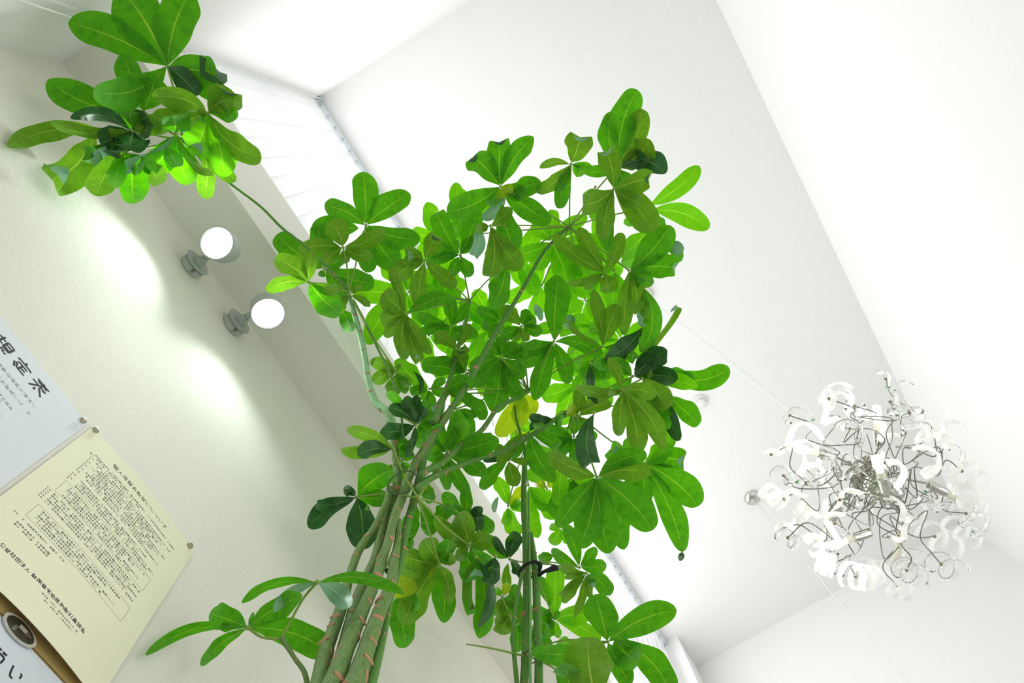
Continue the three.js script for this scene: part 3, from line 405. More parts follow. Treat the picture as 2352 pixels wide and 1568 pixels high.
leaf('K', 'P8', 1325, 1450, 1.38, 'm', [[1195, 960, 300, 0.02, 0.0], [2035, 1125, 255, -0.08, 0.0], [548, 1545, 180, -0.1, 0.05], [1640, 1660, 270, 0.08, 0.08, { b: [1400, 1420] }], [1980, 2020, 260, -0.14, 0.09, { b: [1400, 1440] }], [1560, 1900, 200, 0, 0.06]], { flat: true });
leaf('J', 'P8', 1500, 1330, 1.26, 'o', [[1430, 835, 310, -0.04, 0.05, { m: 'o', fold: 0.15 }], [1200, 1250, 160, 0, 0.02, { m: 'm' }], [1250, 1020, 170, 0.08, 0.03, { m: 'm', b: [1290, 1300] }]]);
leaf('K', 'P8', 1000, 1640, 1.55, 'y', [[830, 1420, 150, 0, 0.02], [1010, 1420, 150, 0, 0.02], [760, 1640, 150, 0, 0.02], [1150, 1540, 130, 0, 0.02]]);
leaf('K', 'P9', 240, 990, 1.72, 'o', [[168, 900, 70, 0, 0.02, { m: 'y' }], [302, 845, 85, 0, 0.0, { m: 'l' }], [490, 1130, 130, -0.08, 0.04, { m: 'm' }], [322, 1295, 95, 0.06, 0.05], [478, 1262, 78, -0.06, 0.05], [165, 1180, 95, 0, 0.04], [400, 1300, 90, 0, 0.05, { m: 'm' }]]);
leaf('K', 'P9', 320, 1170, 1.66, 'o', [[225, 1375, 170, 0.05, 0.05], [160, 1240, 90, 0, 0.03]]);
leaf('K', 'P9', 420, 1180, 1.74, 'm', [[390, 1560, 150, 0.0, 0.06], [470, 1400, 100, 0, 0.04], [345, 860, 130, 0, 0]]);
leaf('K', 'P6', 315, 600, 1.86, 'm', [[152, 365, 82, -0.06, 0.02, { m: 'd' }], [420, 335, 150, -0.1, 0.02, { m: 'd' }], [430, 775, 105, -0.06, 0.04, { m: 'd' }], [300, 915, 90, 0.06, 0.06, { m: 'o', b: [300, 640] }], [70, 340, 140, -0.12, 0.0], [330, 320, 50, 0, 0.0]]);
leaf('K', 'P9', 560, 1300, 1.8, 'm', [[700, 1560, 170, 0, 0.05], [560, 1600, 140, 0, 0.05], [450, 1500, 120, 0, 0.05]]);
// hanging leaves left of the staked plant
leaf('G', 'T7', 1325, 1008, 1.46, 'o', [[1055, 788, 115, -0.05, 0.02], [1235, 768, 175, 0.06, 0.02], [1465, 925, 150, 0.08, 0.03], [1190, 960, 80, 0, 0.03], [1385, 1300, 200, -0.06, 0.07, { m: 'm', b: [1270, 1060] }], [1500, 1180, 130, 0.08, 0.06, { m: 'm' }], [1250, 1130, 90, 0.1, 0.05]]);
leaf('L', 'T7', 1130, -120, 1.42, 'd', [[1160, 965, 270, -0.10, 0.10, { m: 'm', wave: 0.12 }], [1090, 690, 130, 0.12, 0.08, { m: 'm' }], [1150, 820, 120, -0.22, 0.09, { m: 'd', tilt: 0.7 }], [1125, 590, 90, 0.2, 0.07, { m: 'o' }]], { bare: true });
leaf('L', 'T7', 1390, -140, 1.40, 'd', [[1345, 255, 235, 0.06, 0.06, { wave: 0.15 }]], { bare: true });
leaf('G', 'T7', 1305, 795, 1.56, 'm', [[1138, 597, 105, -0.06, 0.02], [1288, 565, 95, 0.05, 0.0], [1432, 740, 75, -0.08, 0.03, { m: 'd' }], [1385, 905, 110, -0.05, 0.05, { m: 'd', b: [1370, 725] }], [1510, 905, 125, -0.08, 0.05], [1180, 700, 70, 0, 0.02]]);
leaf('G', 'T7', 1098, 1147, 1.40, 'o', [[812, 1080, 150, -0.06, 0.03], [985, 955, 165, -0.02, 0.02], [790, 1195, 110, -0.08, 0.04], [745, 1395, 175, 0.06, 0.05, { m: 'l' }], [818, 1610, 205, 0.05, 0.08, { m: 'o' }], [1178, 1450, 100, -0.08, 0.07], [1125, 1600, 160, -0.05, 0.08, { m: 'm', h: 1.43 }], [1175, 960, 135, 0.06, 0.02, { m: 'm' }], [1215, 1090, 90, 0, 0.03]]);
leaf('L', 'T7', 110, 300, 1.38, 'm', [[205, 1085, 300, 0.03, 0.08], [380, 560, 160, 0, 0.04]], { bare: true });
leaf('G', 'T7', 466, 636, 1.46, 'm', [[95, 872, 140, 0.10, 0.06, { m: 'd', wave: 0.12 }], [150, 690, 90, -0.1, 0.05, { m: 'd' }], [735, 425, 205, -0.08, 0.03], [365, 572, 72, 0.06, 0.03, { m: 'd' }], [500, 1035, 215, -0.06, 0.07, { m: 'd' }], [740, 660, 120, 0, 0.04], [560, 740, 40, 0, 0.03]]);
leaf('G', 'T7', 960, 676, 1.5, 'm', [[1025, 935, 120, -0.06, 0.05], [1172, 688, 125, 0.12, 0.03, { b: [1040, 800] }], [1050, 675, 95, 0.1, 0.04, { b: [985, 480] }], [850, 950, 120, 0, 0.05, { b: [920, 700] }]]);
leaf('G', 'T7', 830, 1000, 1.55, 'm', [[880, 760, 110, 0, 0], [900, 1010, 120, 0, 0.02], [870, 1200, 120, 0, 0.04], [900, 850, 90, 0, 0.02]], { bare: true });
leaf('G', 'T7', 690, 1165, 1.5, 'd', [[650, 1200, 40, 0, 0.01], [730, 1130, 40, 0, 0.01], [700, 1225, 36, 0, 0.02], [670, 1120, 36, 0, 0.01]]);
// sprig beside the papers
leaf('I', 'TS', 915, 958, 0.98, 'm', [[48, 1192, 80, 0.12, 0.05, { tilt: 0.55 }], [520, 1283, 92, 0.08, 0.05, { tilt: 0.4 }], [592, 842, 180, 0.02, 0.01], [1378, 690, 165, -0.04, 0.0], [1640, 1195, 215, -0.10, 0.03], [965, 828, 30, 0, 0]], { flat: true });
leaf('I', 'TS', 1500, 575, 1.02, 'm', [[862, 752, 75, 0.13, 0.04, { tilt: 0.55 }], [1135, 830, 85, 0.12, 0.05, { m: 'p' }], [1762, 795, 155, -0.12, 0.04, { m: 'p' }], [2235, 680, 95, -0.12, 0.03, { tilt: 0.4 }]], { flat: true });

// ------------------------------------------------------------------ stems and ties
{
  const rootA = (dx, dz, r) => ({ root: [[V(-0.43 + dx, FLOOR + 0.3, -0.44 + dz), r * 1.5], [V(-0.42 + dx * 0.7, -0.2, -0.44 + dz * 0.7), r * 1.2]] });
  const A = plantA;
  stem(A, 'stem', 'N', BARK.old, [[30, 1700, 0.72, 40], [100, 1470, 0.83, 38], [150, 1290, 0.93, 37], [205, 1140, 1.02, 35], [240, 1020, 1.09, 30], [280, 870, 1.17, 24], [335, 720, 1.25, 22], [415, 605, 1.31, 20], [490, 440, 1.39, 15]], { ...rootA(-0.06, 0.03, 0.016), scars: 0.045, from: 0.7 });
  stem(A, 'stem', 'N', BARK.old, [[150, 1700, 0.75, 36], [210, 1400, 0.89, 34], [262, 1200, 1.0, 34], [312, 1020, 1.1, 32], [372, 880, 1.17, 29], [425, 770, 1.23, 26], [458, 620, 1.31, 22], [482, 480, 1.38, 19], [506, 375, 1.43, 16]], { ...rootA(-0.03, -0.03, 0.015), scars: 0.06, from: 0.7 });
  stem(A, 'stem', 'N', BARK.old, [[60, 1720, 0.70, 50], [195, 1430, 0.83, 46], [290, 1220, 0.94, 41], [360, 1050, 1.03, 35], [425, 890, 1.12, 28], [455, 800, 1.18, 26], [492, 690, 1.24, 25], [530, 540, 1.33, 25], [575, 430, 1.4, 24], [605, 330, 1.45, 23], [650, 235, 1.51, 23], [700, 155, 1.56, 22], [775, 40, 1.63, 20], [845, -55, 1.68, 19]], { ...rootA(0.0, 0.04, 0.02), scars: 0.05, from: 0.7 });
  stem(A, 'stem', 'N', BARK.old, [[205, 1720, 0.71, 54], [320, 1420, 0.84, 50], [392, 1225, 0.94, 45], [445, 1085, 1.02, 39], [502, 920, 1.11, 31], [522, 800, 1.18, 25], [545, 680, 1.26, 20], [556, 560, 1.33, 15]], { ...rootA(0.04, 0.0, 0.02), scars: 0.045, from: 0.7 });
  stem(A, 'stem', 'N', BARK.green, [[330, 1720, 0.74, 30], [410, 1420, 0.87, 26], [475, 1180, 1.0, 20], [512, 980, 1.11, 18], [560, 800, 1.21, 19], [598, 590, 1.33, 22], [640, 430, 1.42, 22], [664, 335, 1.47, 22], [700, 205, 1.54, 20], [740, 120, 1.6, 17]], { ...rootA(0.06, -0.03, 0.016), scars: 0.05, from: 0.7 });
  stem(A, 'stem', 'N', BARK.old, [[180, 1720, 0.76, 34], [262, 1330, 0.94, 30], [310, 1100, 1.07, 28], [380, 900, 1.18, 26], [440, 740, 1.27, 25], [505, 570, 1.35, 25], [534, 440, 1.42, 24], [540, 330, 1.48, 22], [538, 230, 1.53, 21], [526, 100, 1.585, 20], [506, -5, 1.62, 21]], { ...rootA(0.02, 0.06, 0.016), scars: 0.055, from: 0.9 });
  stem(A, 'stem', 'E', BARK.green, [[700, 1330, 1.66, 33], [810, 1205, 1.71, 30], [965, 965, 1.79, 27], [1130, 665, 1.90, 23], [1320, 350, 2.01, 19], [1420, 180, 2.06, 17], [1560, -70, 2.11, 15], [1700, -220, 2.14, 14], [1780, -290, 2.16, 13]], { scars: 0.06, from: 0.02 });
  stem(A, 'stem', 'E', BARK.pale, [[372, 1400, 1.58, 31], [355, 1310, 1.60, 30], [320, 1210, 1.62, 32], [225, 1130, 1.65, 29], [165, 960, 1.69, 27], [140, 800, 1.72, 25], [95, 600, 1.76, 23], [40, 400, 1.79, 20], [0, 250, 1.82, 17]], { scars: 0.05, from: 0.02 });
  stem(A, 'stem', 'G', BARK.green, [[945, 480, 1.42, 26], [1010, 430, 1.46, 25], [1090, 395, 1.50, 24], [1180, 330, 1.56, 23], [1290, 210, 1.65, 21], [1420, 130, 1.72, 20], [1560, -60, 1.80, 17], [1650, -100, 1.84, 16], [1780, -170, 1.93, 13]], { scars: 0.07, from: 0.02 });
  stem(A, 'stem', 'G', BARK.green, [[920, 590, 1.38, 26], [990, 520, 1.43, 25], [1120, 450, 1.50, 25], [1270, 390, 1.57, 24], [1400, 340, 1.63, 23], [1540, 300, 1.68, 21], [1750, 195, 1.75, 20], [1960, 60, 1.80, 18], [2050, 10, 1.83, 20], [2130, -20, 1.86, 16]], { scars: 0.06, from: 0.02 });
  stem(A, 'stem', 'E', BARK.green, [[690, 1290, 1.62, 28], [735, 1150, 1.72, 26], [790, 1020, 1.82, 24], [835, 870, 1.93, 19], [860, 760, 2.0, 17], [905, 600, 2.11, 16], [950, 430, 2.22, 16], [968, 320, 2.30, 14]], { scars: 0.07, from: 0.02 });
  stem(A, 'branch', 'B', BARK.green, [[620, 985, 1.80, 14], [540, 890, 1.79, 11], [430, 780, 1.79, 10], [300, 660, 1.78, 9], [150, 545, 1.78, 9], [0, 395, 1.77, 8.5], [-280, 180, 1.76, 8], [-430, 30, 1.75, 8], [-560, -85, 1.74, 12]], { scars: 0.12, from: 0.05 });
  stem(A, 'branch', 'E', BARK.green, [[440, 1400, 1.55, 9], [418, 1180, 1.60, 10], [370, 1000, 1.64, 11], [310, 850, 1.68, 11], [230, 690, 1.72, 11], [150, 520, 1.76, 10], [40, 310, 1.80, 10]], { scars: 0.14, from: 0.03 });
  stem(A, 'branch', 'I', BARK.old, [[1460, 1800, 0.80, 24], [1420, 1440, 0.88, 21], [1385, 1320, 0.91, 19], [1320, 1230, 0.93, 18], [1260, 1140, 0.95, 18], [1200, 1050, 0.97, 22]], { root: [[V(-0.45, FLOOR + 0.3, -0.42), 0.012], [V(-0.47, -0.1, -0.42), 0.01]], scars: 0.03, from: 0.95 });
  const ring = (p, r, t, mat, tilt, plant) => { const g = new THREE.TorusGeometry(r, t, 8, 28); g.rotateX(Math.PI / 2); g.scale(1.35, 1, 0.9); g.rotateZ(tilt); const m = mesh('tie', g, mat, plant); m.position.copy(local(plant, p)); return m; };
  ring(at(924, 1108, 1.385), 0.0235, 0.0013, BARK.wire, 0.05, A);
  const B = plantB, rootB = (dx, dz, r) => ({ root: [[V(-0.45 + dx, FLOOR + 0.28, -0.99 + dz), r * 1.3], [V(-0.45 + dx, 0.2, -0.98 + dz), r * 1.1]] });
  stem(B, 'stem', 'X', BARK.green, [[1204, 1640, 1.22, 9.2], [1207, 1500, 1.40, 8.6], [1210, 1330, 1.63, 8.0], [1207, 1240, 1.75, 7.6], [1203, 1150, 1.88, 6.8], [1205, 1070, 2.0, 6.4]], { ...rootB(0, 0.0, 0.013), scars: 0.07, from: 1.5 });
  stem(B, 'stem', 'X', BARK.green, [[1242, 1640, 1.20, 10], [1238, 1520, 1.37, 9.6], [1234, 1400, 1.52, 9.2], [1228, 1310, 1.66, 8.0], [1219, 1225, 1.78, 6.0]], { ...rootB(0.05, 0.02, 0.014), scars: 0.07, from: 1.5 });
  stem(B, 'stem', 'X', BARK.green, [[1196, 1640, 1.20, 6], [1187, 1560, 1.30, 5.4], [1178, 1470, 1.42, 5], [1181, 1420, 1.48, 4.6], [1192, 1350, 1.58, 4.2], [1200, 1315, 1.63, 4]], { ...rootB(-0.04, 0.0, 0.009), scars: 0.12, from: 1.5 });
  stem(B, 'stem', 'X', BARK.green, [[1206, 1068, 2.0, 4], [1205, 1035, 2.05, 4], [1196, 1000, 2.1, 3.8], [1186, 960, 2.17, 3], [1180, 915, 2.25, 2.6]], {});
  stem(B, 'stake', 'X', BARK.stake, [[1221, 1640, 1.19, 3.2], [1218, 1400, 1.5, 2.7], [1216, 1250, 1.73, 2.4], [1214, 1128, 1.92, 2.1]], rootB(0.025, 0.05, 0.005));
  stem(B, 'twig', 'X', BARK.petiole, [[1204, 1506, 1.38, 2.4], [1150, 1493, 1.37, 2.2], [1110, 1485, 1.36, 2], [1071, 1479, 1.35, 1.4]], {});
  const tie = ring(at(1217, 1309, 1.652), 0.0215, 0.0042, BARK.tie, 0.05, B);
  stem(B, 'tie_tail', 'X', BARK.tie, [[1238, 1320, 1.62, 5], [1250, 1312, 1.61, 4], [1262, 1308, 1.60, 6], [1272, 1304, 1.60, 8], [1281, 1306, 1.59, 4]], {});
  ring(at(1222, 1506, 1.385), 0.0185, 0.0014, BARK.wire, 0.05, B);
}
// ------------------------------------------------------------------ spot lamps on the wall
const LAMP = std({ color: lin(0.46, 0.49, 0.48), roughness: 0.45 }), LAMP_GLOW = std({ color: 0x111111, emissive: lin(1, 1, 1), emissiveIntensity: 1.6, roughness: 0.4 }), BRASS = std({ color: lin(0.3, 0.27, 0.2), roughness: 0.35, metalness: 0.9 });
function spotLamp(label, y, z, mouth, back) {
  const t = thing('spot_lamp', label, 'lamp', V(WALL, y, z), 'pair of grey spot lamps');
  const X = V(1, 0, 0), axis = mouth.clone().sub(back).normalize(), o = (p) => p.clone().sub(t.position);
  mesh('base', aim(lathe([[0.001, 0], [0.030, 0], [0.032, 0.002], [0.032, 0.024], [0.001, 0.026]], 40), V(0, 0, 0), X), LAMP, t);
  mesh('flange', aim(lathe([[0.001, 0.024], [0.037, 0.024], [0.038, 0.026], [0.037, 0.028], [0.001, 0.028]], 40), V(0, 0, 0), X), LAMP, t);
  mesh('socket', aim(lathe([[0.016, 0.028], [0.016, 0.037], [0.0145, 0.039], [0.0115, 0.039], [0.0115, 0.046], [0.009, 0.048], [0.001, 0.048]], 28), V(0, 0, 0), X), LAMP, t);
  mesh('screw', new THREE.CylinderGeometry(0.004, 0.004, 0.012, 10).translate(0.016, -0.037, -0.012), BRASS, t);
  const join = o(back).addScaledVector(axis, 0.03);
  mesh('arm', tube([V(0.046, 0, 0), V(0.07, 0.004, 0).lerp(join, 0.35), join], [0.0072, 0.0068, 0.0068], 12, 6), LAMP, t);
  const len = mouth.distanceTo(back);
  const h = mesh('head', aim(lathe([[0.001, 0], [0.014, 0.002], [0.027, 0.01], [0.036, 0.026], [0.041, 0.045], [0.0425, len - 0.004], [0.0425, len], [0.0405, len], [0.0395, len - 0.006]], 40), o(back), axis), LAMP, t);
  const glow = mesh('lens', aim(lathe([[0.001, len - 0.003], [0.02, len - 0.0035], [0.0398, len - 0.006]], 36), o(back), axis), LAMP_GLOW, t);
  const s = new THREE.SpotLight(lin(0.88, 1.0, 0.99), SPOT_POWER, 0, 1.07, 0.6, 2); s.name = 'spot_lamp_beam';
  s.position.copy(mouth).addScaledVector(axis, 0.004); s.target.position.copy(mouth).addScaledVector(axis, 1); s.castShadow = true; s.shadow.radius = 1.9; scene.add(s, s.target);
}
spotLamp('grey spot lamp on the wall nearest the leafy top-left branch', 1.945, 0.107, at(497, 557, 1.875), at(531, 577, 1.965));
spotLamp('grey spot lamp on the wall with a leaf tip across its head', 1.94, -0.073, at(616, 721, 1.875), at(608, 694, 1.965));

// ------------------------------------------------------------------ paper notices
// characters as pen strokes on a ten by ten grid, two digits a point
const GLYPHS = {
  人: '514519,456799', 個: '20120500,1319,3191,3139,9199,3999,4484,6266,4646,4648,4888,8646', 情: '2029,0305,3335,4292,5262,6066,4484,4696,5759,5757,8789,5878,7989', 報: '0242,2025,0545,1337,0747,2729,5159,5191,9194,6494,5596,9559,5699', の: '5145374838263424426284878668', 取: '0151,1117,4149,1343,1545,0847,5393,9359,5599', 扱: '0242,2028,2818,0645,5191,6148,9183,8395,5459,5599', い: '1226384858,728385', に: '112638,5393,48588898', つ: '03436384877758', て: '02924445485888', 規: '0242,2024,0545,2428,2649,5191,5156,9196,5393,5595,5696,6759,7779,8998', 定: '5052,1292,1213,9293,2484,5458,5686,2548,1639,48589898', 表: '5054,1191,2282,0494,4419,4749,5599,8475', 公: '4014,6094,4428,2888,7798', 益: '2031,7061,0393,3315,6395,1555,1558,8558,3538,6568,0999', 社: '2031,0242,4207,2429,2446,7079,5393,4999', 団: '1191,1119,9199,1989,2474,5257,5646', 法: '1021,0323,1829,4282,6066,3494,6638,3878,7688', 静: '0242,0343,0444,2023,1646,1519,4549,1747,1848,6172,7283,5484,4696,5879,7279', 岡: '1119,1191,9199,3273,3243,5254,4474,3537,3777,7577,5457', 県: '2181,2126,8186,2383,2585,1696,1717,1797,5769,5759,3728,7798', 宅: '5052,1292,1213,9293,8434,1585,5358,5898,9897', 地: '0343,2128,0847,4494,4449,4999,6067,9397', 建: '4181,5254,4484,4747,3666,6068,3868,0131,3114,1434,3408,0898', 物: '2028,0252,0646,5041,4393,9397,9788,6346,7356', 引: '0141,4144,4414,1447,1747,4738,8089', 業: '3041,7061,4042,6062,1292,2484,1595,2686,0797,5459,4719,6799', 協: '0343,2029,5191,6148,9188,4575,3668,6498,7595', 会: '4014,5099,3464,1696,4628,2888,7798', 願: '0151,0107,1333,1335,3535,2528,1626,4647,6191,7172,5393,5357,9397,5757,5589,6859,8799', 頭: '0141,0444,0545,1317,4748,0848,5191,7172,5393,5357,9397,5557,6859,8799', 当: '5053,2133,8173,1484,8489,1989,1686', 員: '3171,3133,7173,3373,1585,1517,8517,1787,2686,3818,6898', は: '1118,3393,7178,7848,4868', 客: '5052,1292,4326,3577,7398,3767,3739,6769', 様: '2029,0343,2406,5061,8071,4292,4494,3696,6269,4959', を: '2181,4136,3683,7455,5588', 保: '2011,1119,4191,4144,9194,4494,6469,3696,6638,6698', 護: '1121,0333,1525,1818,4292,5053,7073,4494,4595,5686,4799,8748', る: '2171,7126,2666,8688,6858', す: '0292,5056,4555,6568', 律: '2002,1205,1419,4191,6069,8184,3393,4585,3797', 名: '4014,4282,8218,3838,4989,4888', 業者: '', 第: '2012,7062,3383,8386,2383,2585,2588,8588,5269', 条: '4016,3282,7218,3398,5559,2686', 所: '0141,1416,1441,4149,5181,6169,6595', お: '0262,3038,3818,1666,7678,8182', 願い: '',
};
function glyph(c, ch, x, y, s, weight) {
  const g = GLYPHS[ch]; if (!g) return;
  c.lineWidth = s * weight; c.lineCap = 'butt'; c.lineJoin = 'round';
  for (const st of g.split(',')) { if (st.length < 4) continue; c.beginPath(); for (let i = 0; i + 1 < st.length; i += 2) { const px = x + (+st[i] + 0.5) / 10 * s, py = y + (+st[i + 1] + 0.5) / 10 * s; i ? c.lineTo(px, py) : c.moveTo(px, py); } c.stroke(); }
}
function write(c, text, x, y, s, gap, weight = 0.08) { for (const ch of text) { glyph(c, ch, x, y, s, weight); x += s + gap; } return x; }
const BODY = ['当協会の会員は、お客様の個人情報を、個人情報の保護に関する法律', '当協会の会員は、法律に定める表の保護に、取扱いについて、当協会の個人', '会員の取扱いは、お客様の定める所に、業協会の建物にて、取引に関する法律を保護する', 'お客様の個人情報の取扱いについて、宅地建物の取引に、情報を、お客様に'];
function notice(name, label, y1, y0, z1, z0, bend, tex, sideColor) {
  const w = z1 - z0, h = y1 - y0, g = new THREE.BoxGeometry(w, h, 0.0006, 24, 28, 1), p = g.attributes.position;
  for (let i = 0; i < p.count; i++) { const u = p.getX(i) / w + 0.5, v = p.getY(i) / h + 0.5; p.setZ(i, p.getZ(i) + 0.0022 + bend(u, v)); }
  g.rotateY(Math.PI / 2); g.computeVertexNormals();
  const face = std({ map: tex, roughness: 0.75 }), edge = std({ color: sideColor, roughness: 0.8 });
  const t = thing(name, label, 'notice', V(WALL, (y0 + y1) / 2, (z0 + z1) / 2));
  mesh('sheet', g, [edge, edge, edge, edge, face, edge], t); return t;
}
{
  const W = 1400, H = 1960, yellow = canvasTexture(W, H, (c) => {
    c.fillStyle = '#efecce'; c.fillRect(0, 0, W, H); c.strokeStyle = '#2c2b26';
    write(c, '個人情報の取扱いについて', 352, 122, 52, 7, 0.10);
    const line = (k, x0, y, s, end) => { let x = x0, i = 0; const t = BODY[k % BODY.length]; while (x < end - s) { const ch = t[(i++ + k * 5) % t.length]; glyph(c, ch, x, y, s, 0.13); x += s * 1.1; } };
    const S = 22; c.globalAlpha = 0.95;
    line(0, 190, 232, S, 1230); line(1, 150, 260, S, 760);
    for (let k = 0; k < 14; k++) { if (k === 9) continue; line(k + 2, 245 + 24 * (k % 3), 300 + k * 30, S, 1225 - 70 * ((k * 5) % 4)); write(c, k % 2 ? '第' : '第条', 175, 300 + k * 30, S, 3); }
    const frame = (y0, y1) => { c.lineWidth = 2.5; c.strokeRect(200, y0, 1010, y1 - y0); };
    frame(735, 905); for (let k = 0; k < 5; k++) line(k + 3, 255, 752 + k * 30, S, 1150 - 120 * (k % 3));
    for (let k = 0; k < 5; k++) { line(k + 1, 210, 930 + k * 31, S, 1220 - 90 * (k % 2)); write(c, '第条', 140, 930 + k * 31, S, 3); }
    frame(1135, 1310); for (let k = 0; k < 5; k++) line(k + 2, 255, 1152 + k * 30, S, 1120 - 150 * (k % 3));
    write(c, '第条', 120, 1345, S, 3); line(3, 200, 1345, S, 620);
    for (let k = 0; k < 2; k++) { line(k, 190, 1400 + k * 30, S, 520); }
    c.globalAlpha = 1; write(c, '公益社団法人', 232, 1640, 41, 3, 0.13); write(c, '静岡県宅地建物取引業協会', 512, 1640, 41, 3, 0.13);
    c.globalAlpha = 0.8; line(2, 640, 1706, 18, 1000); line(1, 680, 1736, 18, 960);
  });
  notice('paper_notice', 'pale yellow printed notice with curling lower edge, pinned by two tacks', 1.188, 0.818, -0.0645, -0.336, (u, v) => 0.016 * Math.pow(Math.max(0, 1 - v), 2.2) * (0.2 + 0.8 * Math.sin(Math.PI * Math.min(1, u * 0.9))) + 0.006 * Math.sin(Math.PI * u) * v, yellow, lin(0.8, 0.76, 0.55));
  const white = canvasTexture(1400, 1400, (c) => {
    c.fillStyle = '#dfe4e6'; c.fillRect(0, 0, 1400, 1400); c.strokeStyle = '#23242c';
    const T = 92; for (const [ch, x] of [['報', 0.2405], ['規', 0.124], ['定', 0.0835], ['表', 0.0435]]) glyph(c, ch, 1400 - (x + 0.0560) / 0.5 * 1400 - T / 2 + 30, 62, T, 0.115);
    const r = (k, x0, y, s, end, a) => { c.globalAlpha = a; let x = x0, i = 0; const t = BODY[k % 4]; while (x < end - s) { glyph(c, t[(i++ + k * 7) % t.length], x, y, s, 0.09); x += s * 1.12; } };
    r(0, 420, 205, 24, 1180, 0.5); r(1, 900, 205, 24, 1255, 0.5); r(2, 300, 262, 24, 1240, 0.6);
    for (let k = 0; k < 7; k++) r(k, 420, 330 + k * 27, 20, 1195 - 40 * (k % 3), 0.6);
    r(1, 300, 560, 24, 1000, 0.5); for (let k = 0; k < 9; k++) r(k, 200, 620 + k * 30, 20, 1000, 0.55);
  });
  notice('paper_poster', 'white fee poster with large heavy black heading beside the yellow notice', 1.184, 0.684, 0.444, -0.0560, (u, v) => 0.004 * Math.pow(1 - v, 2) + 0.003 * (1 - v) * Math.sin(Math.PI * u), white, lin(0.75, 0.78, 0.8));
  const low = canvasTexture(700, 700, (c) => {
    c.fillStyle = '#dfe6ec'; c.fillRect(0, 0, 700, 700); c.fillStyle = '#b59a5c'; c.fillRect(0, 0, 700, 42); c.fillStyle = '#6f5a34'; c.fillRect(0, 36, 700, 4); c.strokeStyle = '#22232b';
    write(c, 'お願い', 440, 90, 38, 16, 0.12);
  });
  const lp = notice('lower_poster', 'pale blue poster with tan top band partly hidden under yellow notice', 0.833, 0.433, 0.09, -0.31, () => 0, low, lin(0.7, 0.6, 0.35));
  const emblem = canvasTexture(256, 160, (c) => {
    c.fillStyle = '#c9c6b4'; c.fillRect(0, 0, 256, 160); c.fillStyle = '#3a3526'; c.beginPath(); c.ellipse(128, 80, 112, 66, 0, 0, 7); c.fill();
    c.fillStyle = '#b9b199'; c.fillRect(60, 52, 58, 40); c.fillStyle = '#6c6148'; c.beginPath(); c.moveTo(48, 56); c.lineTo(92, 26); c.lineTo(136, 56); c.fill();
    c.strokeStyle = '#d8d2bd'; c.lineWidth = 4; c.beginPath(); c.moveTo(120, 104); c.bezierCurveTo(140, 70, 150, 130, 165, 98); c.bezierCurveTo(175, 80, 185, 128, 205, 96); c.stroke();
  });
  const oval = new THREE.CylinderGeometry(0.5, 0.5, 1, 40), uv = oval.attributes.uv;
  oval.scale(0.054, 0.003, 0.025); oval.rotateX(Math.PI / 2); oval.rotateY(Math.PI / 2);
  const em = mesh('emblem', oval, [std({ color: lin(0.6, 0.6, 0.55), metalness: 0.7, roughness: 0.3 }), std({ map: emblem, roughness: 0.35 }), LAMP], lp);
  em.position.set(0.0055, 0.8115 - 0.633, -0.203 + 0.11);
  const tackHead = lathe([[0.001, 0.0062], [0.004, 0.0058], [0.0055, 0.0045], [0.0058, 0.003], [0.0052, 0.0022], [0.001, 0.0022]], 20);
  const TACK = std({ color: lin(0.42, 0.37, 0.27), roughness: 0.4, metalness: 0.6 });
  for (const [px, py, label] of [[188, 967, 'bronze thumbtack at the corner of the white poster'], [217, 989, 'bronze thumbtack at the upper left corner of the yellow notice'], [434, 1254, 'bronze thumbtack at the upper right corner of the yellow notice']]) {
    const d = sight(px, py), q = d.multiplyScalar((WALL + 0.003) / d.x), t = thing('thumbtack', label, 'thumbtack', q, 'thumbtacks holding the notices');
    mesh('head', aim(tackHead.clone(), V(0, 0, 0), V(1, 0.0, 0)), TACK, t); mesh('pin', aim(new THREE.CylinderGeometry(0.0006, 0.0003, 0.006, 6), V(-0.0015, 0, 0), V(1, 0, 0)), TACK, t);
  }
}

// ------------------------------------------------------------------ ceiling fittings
const CHROME = std({ color: lin(0.62, 0.61, 0.57), roughness: 0.12, metalness: 1 }), WIRE = std({ color: lin(0.22, 0.22, 0.19), roughness: 0.3, metalness: 1 }), HANG = std({ color: lin(0.6, 0.6, 0.56), roughness: 0.3, metalness: 0.8 }), PLASTIC = std({ color: lin(0.8, 0.8, 0.78), roughness: 0.5 }), DARK = std({ color: lin(0.03, 0.04, 0.06), roughness: 0.6 });
{
  const p = at(1608, 922, CEIL), t = thing('smoke_detector', 'small white round smoke detector on the ceiling beside the leaves', 'smoke detector', p);
  mesh('base', lathe([[0.001, 0], [0.052, 0], [0.052, -0.010], [0.049, -0.013], [0.001, -0.013]], 36), PLASTIC, t);
  mesh('dome', lathe([[0.030, -0.013], [0.029, -0.034], [0.026, -0.040], [0.001, -0.041]], 32), PLASTIC, t);
  for (let k = 0; k < 12; k++) { const a = k / 12 * 6.283, v = mesh('vent', box(-0.003, 0.003, -0.004, 0.004, -0.001, 0.001), DARK, t); v.position.set(Math.cos(a) * 0.0292, -0.024, Math.sin(a) * 0.0292); v.rotation.y = -a + Math.PI / 2; }
}
